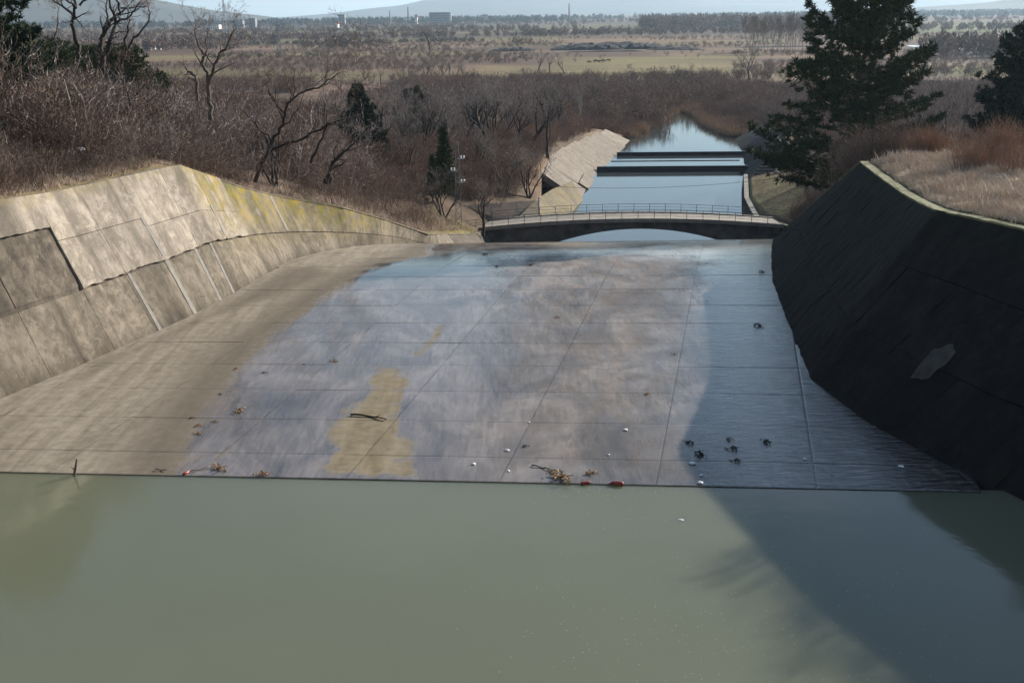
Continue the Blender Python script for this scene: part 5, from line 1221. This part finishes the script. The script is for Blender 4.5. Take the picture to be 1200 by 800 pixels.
clumps = [(256, 549.5, 0, 1.2, 'tan leaf clump at the water edge, leftmost of the large ones'), (307, 556, 1, .95, 'small tan leaf clump at the water edge below the tan dry patch'), (657, 560.5, 0, 1.7, 'largest tan leaf clump at the water edge beside the red bottles'), (647, 553, 1, .7, 'small tan leaf clump just behind the largest one'),
          (693, 555, 1, .9, 'flat brown leaf clump above the left red bottle'), (281, 482, 0, 1.1, 'flat leaf and reed clump on the left wet margin'), (233, 499, 1, .6, 'pair of dead leaves near the left wet margin'), (225, 490, 2, .6, 'dark twiggy clump left of the wet margin'), (252, 494, 0, .5, 'small dead leaf clump below the reed clump'),
          (232, 508, 1, .6, 'brown clump nearest the tan floor at lower left'), (258, 462, 2, .5, 'small dark clump on the dry floor edge'), (310, 437, 2, .7, 'dark twig clump on the upper left wet margin'), (277, 432, 0, .5, 'tiny leaf clump on the dry tan floor'), (392, 423, 1, .7, 'brown leaf clump on the joint left of the tan dry patch'),
          (356, 427, 2, .4, 'tiny dark clump left of the brown leaf clump on the joint'), (616, 523, 2, .7, 'dark clump on the brown floor above the largest leaf clump'), (807, 519, 2, 1.1, 'black clump just inside the shaded wet floor'), (820, 533, 2, 1.4, 'largest black clump in the shaded wet floor'), (858, 526, 2, 1.2, 'black clump right of the largest one in shade'),
          (862, 540, 2, 1.0, 'black clump below another in the shaded wet floor'), (898, 518, 2, 1.2, 'black stringy clump farthest right in the shade'), (855, 515, 2, .8, 'small black clump highest in the lower shade group'), (758, 462, 1, .6, 'small brown clump beside the shadow edge'), (790, 415, 0, .5, 'tiny brown clump on the shadow edge'),
          (889, 382, 2, 1.5, 'black clump high on the shaded floor near the right wall'), (893, 318, 2, 1.2, 'black clump near the upper right corner of the floor'), (568, 289, 2, 1.3, 'dark clump at the far crest of the floor, left'), (582, 309, 2, .9, 'dark clump below the far crest'), (621, 308, 2, 1.1, 'dark clump on the centre joint near the crest'), (653, 372, 0, .6, 'tiny orange clump in the middle of the floor')]
for c in clumps: put_clump(*c)
def stick(px0, py0, px1, py1, z1, lab, r=.03, bend=.12, mat='stick_bark'):
    a = W(px0, py0); b = W(px1, py1); a[2] = fz(a) + r; b[2] = fz(b) + r + z1; m = MB(); d = b - a; n = np.array([-d[1], d[0], 0]); pts = [a + d * t + n * bend * math.sin(t * math.pi) + (0, 0, .02 * math.sin(9 * t)) for t in np.linspace(0, 1, 9)]
    m.tube(pts, [r * (1 - .5 * t) for t in np.linspace(0, 1, 9)], 5); m.tube([pts[5], pts[5] + d * .12 + n * .1 + (0, 0, .06)], [r * .5, r * .2], 4)
    tag(m.build('driftwood_branch', M[mat]), lab, 'branch')
stick(411, 487, 453, 493, 0, 'dark curved branch lying on the tan dry patch', .045, .08, 'bark_dark'); stick(623, 546, 645, 551, 0, 'thin dark stick above the largest leaf clump', .025, .03, 'bark_dark')
stick(223, 553, 245, 549, 0, 'green grey stick beside the leftmost large leaf clump', .025, .05); stick(182, 551, 196, 552, 0, 'short brown stick at the water edge on the left', .025, .03)
a = W(86, 557, -.04); m = MB(); m.tube([a + (0, 0, -.1), a + (.08, .02, .2), a + (.14, .03, .45), a + (.17, .06, .62)], [.06, .05, .04, .03], 6); m.tube([a + (.08, .02, .2), a + (-.05, 0, .34)], [.03, .015], 5); tag(m.build('driftwood_branch', M['stick_bark']), 'broken branch stub sticking out of the water at far left', 'branch')
def bottle(px, py, rz, lab, mat='bottle_red', s=1.0, z=None):
    p = W(px, py, -.05); e = tag(empty('plastic_bottle', (p[0], p[1], -.03 if z is None else z), rz), lab, 'bottle'); e.scale = (s, s, s)
    m = MB(); m.tube([(-.22, 0, .05), (-.2, 0, .05), (.02, 0, .05), (.1, 0, .05), (.16, 0, .05), (.19, 0, .05)], [.055, .07, .068, .066, .028, .026], 12); m.build('body', M[mat], e, True)
    m = MB(); m.tube([(.19, 0, .05), (.225, 0, .05)], .032, 10); m.build('cap', M['bottle_cap'], e)
    m = MB(); m.tube([(-.12, 0, .05), (-.02, 0, .05)], .0705, 12, cap=False); m.build('label_band', M['bottle_red'], e)
bottle(722, 568.5, 2.9, 'red brown plastic bottle floating at the floor edge, rightmost', s=1.15); bottle(687, 567.5, .4, 'red brown plastic bottle floating right of the largest leaf clump', s=.9); bottle(219, 555.5, 1.2, 'dark red bottle lying at the water edge on the left', s=.85)
def crumple(seed):
    bm = bmesh.new(); bmesh.ops.create_icosphere(bm, subdivisions=2, radius=1)
    for v in bm.verts: v.co = Vector((v.co.x, v.co.y * .8, max(-.2, v.co.z * .6))) * (1 + .55 * nz(v.co.x * 2.2, v.co.y * 2.2, seed + v.co.z * 2))
    me = bpy.data.meshes.new('litter'); bm.to_mesh(me); bm.free(); me.materials.append(M['litter_white']); return me
CR = [crumple(3), crumple(9)]
for i, (px, py, s, lab) in enumerate(((594, 528, .10, 'white crumpled bag on the brown floor left of the dark clump'), (555, 544, .09, 'white scrap lowest on the brown middle floor'), (596, 552, .07, 'white scrap between the bag and the water edge'), (733, 504, .10, 'white paper scrap on the brown floor near the shadow'), (620, 495, .06, 'tiny white scrap high on the brown floor'), (821, 566, .12, 'white foam lump at the water edge inside the shadow'),
                                      (811, 543, .13, 'pale yellowish litter at the shadow edge'), (822, 557, .08, 'white scrap just above the foam lump'), (943, 538, .09, 'white scrap in the shaded floor at right'), (1056, 547, .11, 'white scrap in the deep shade under the right wall'), (713, 533, .06, 'tiny white scrap right of the paper scrap'), (122, 205, .3, 'white bag caught in the scrub above the left wall'))):
    p = W(px, py); z = fz(p)
    if i == 11: p = D(123, 205, 66); p[0] -= 1.2; z = gz(p[0], p[1]) + 1.0
    o = link('litter_scrap', CR[i % 2]); o.location = (p[0], p[1], z + s * .1); o.scale = (s, s, s * .7); o.rotation_euler = (0, 0, i); tag(o, lab, 'litter', 'white litter scattered about')
p = W(797, 609, -.04); o = link('litter_scrap', CR[0]); o.location = tuple(p); o.scale = (.11, .08, .06); tag(o, 'white foam lump floating on the green water', 'litter', 'white litter scattered about')
fl = MB(); rf = random.Random(5)
for k in range(520):
    px, py = (rf.gauss(860, 150), 585 + rf.random() ** .8 * 215) if k < 430 else (rf.uniform(640, 860), 572 + rf.expovariate(.15)); p = W(px, py, -.033)
    if p[1] > near_edge(p[0]) - .1: continue
    r = rf.uniform(.004, .013); fl.quad(p + (-r, -r, 0), p + (r, -r * .7, 0), p + (r * .8, r, .004), p + (-r, r * .8, .003))
tag(fl.build('foam_flecks', M['foam_fleck']), 'tiny pale flecks drifting on the green water', 'foam', kind='stuff')

# ------------------------------------------------------------------ the air: one even volume round everything
hm = bpy.data.materials.new('haze_air'); hm.use_nodes = True; t = hm.node_tree; t.nodes.clear(); ho = t.nodes.new('ShaderNodeOutputMaterial'); hv = t.nodes.new('ShaderNodeVolumePrincipled')
hv.inputs['Color'].default_value = (0.62, 0.82, 1.0, 1); hv.inputs['Density'].default_value = 6.5e-5; hv.inputs['Anisotropy'].default_value = 0.4
t.links.new(hv.outputs[0], ho.inputs['Volume'])
m = MB(); m.box(-90000, 90000, -1000, 32000, -60, 540); hz_ = m.build('haze', hm); tag(hz_, kind='stuff')
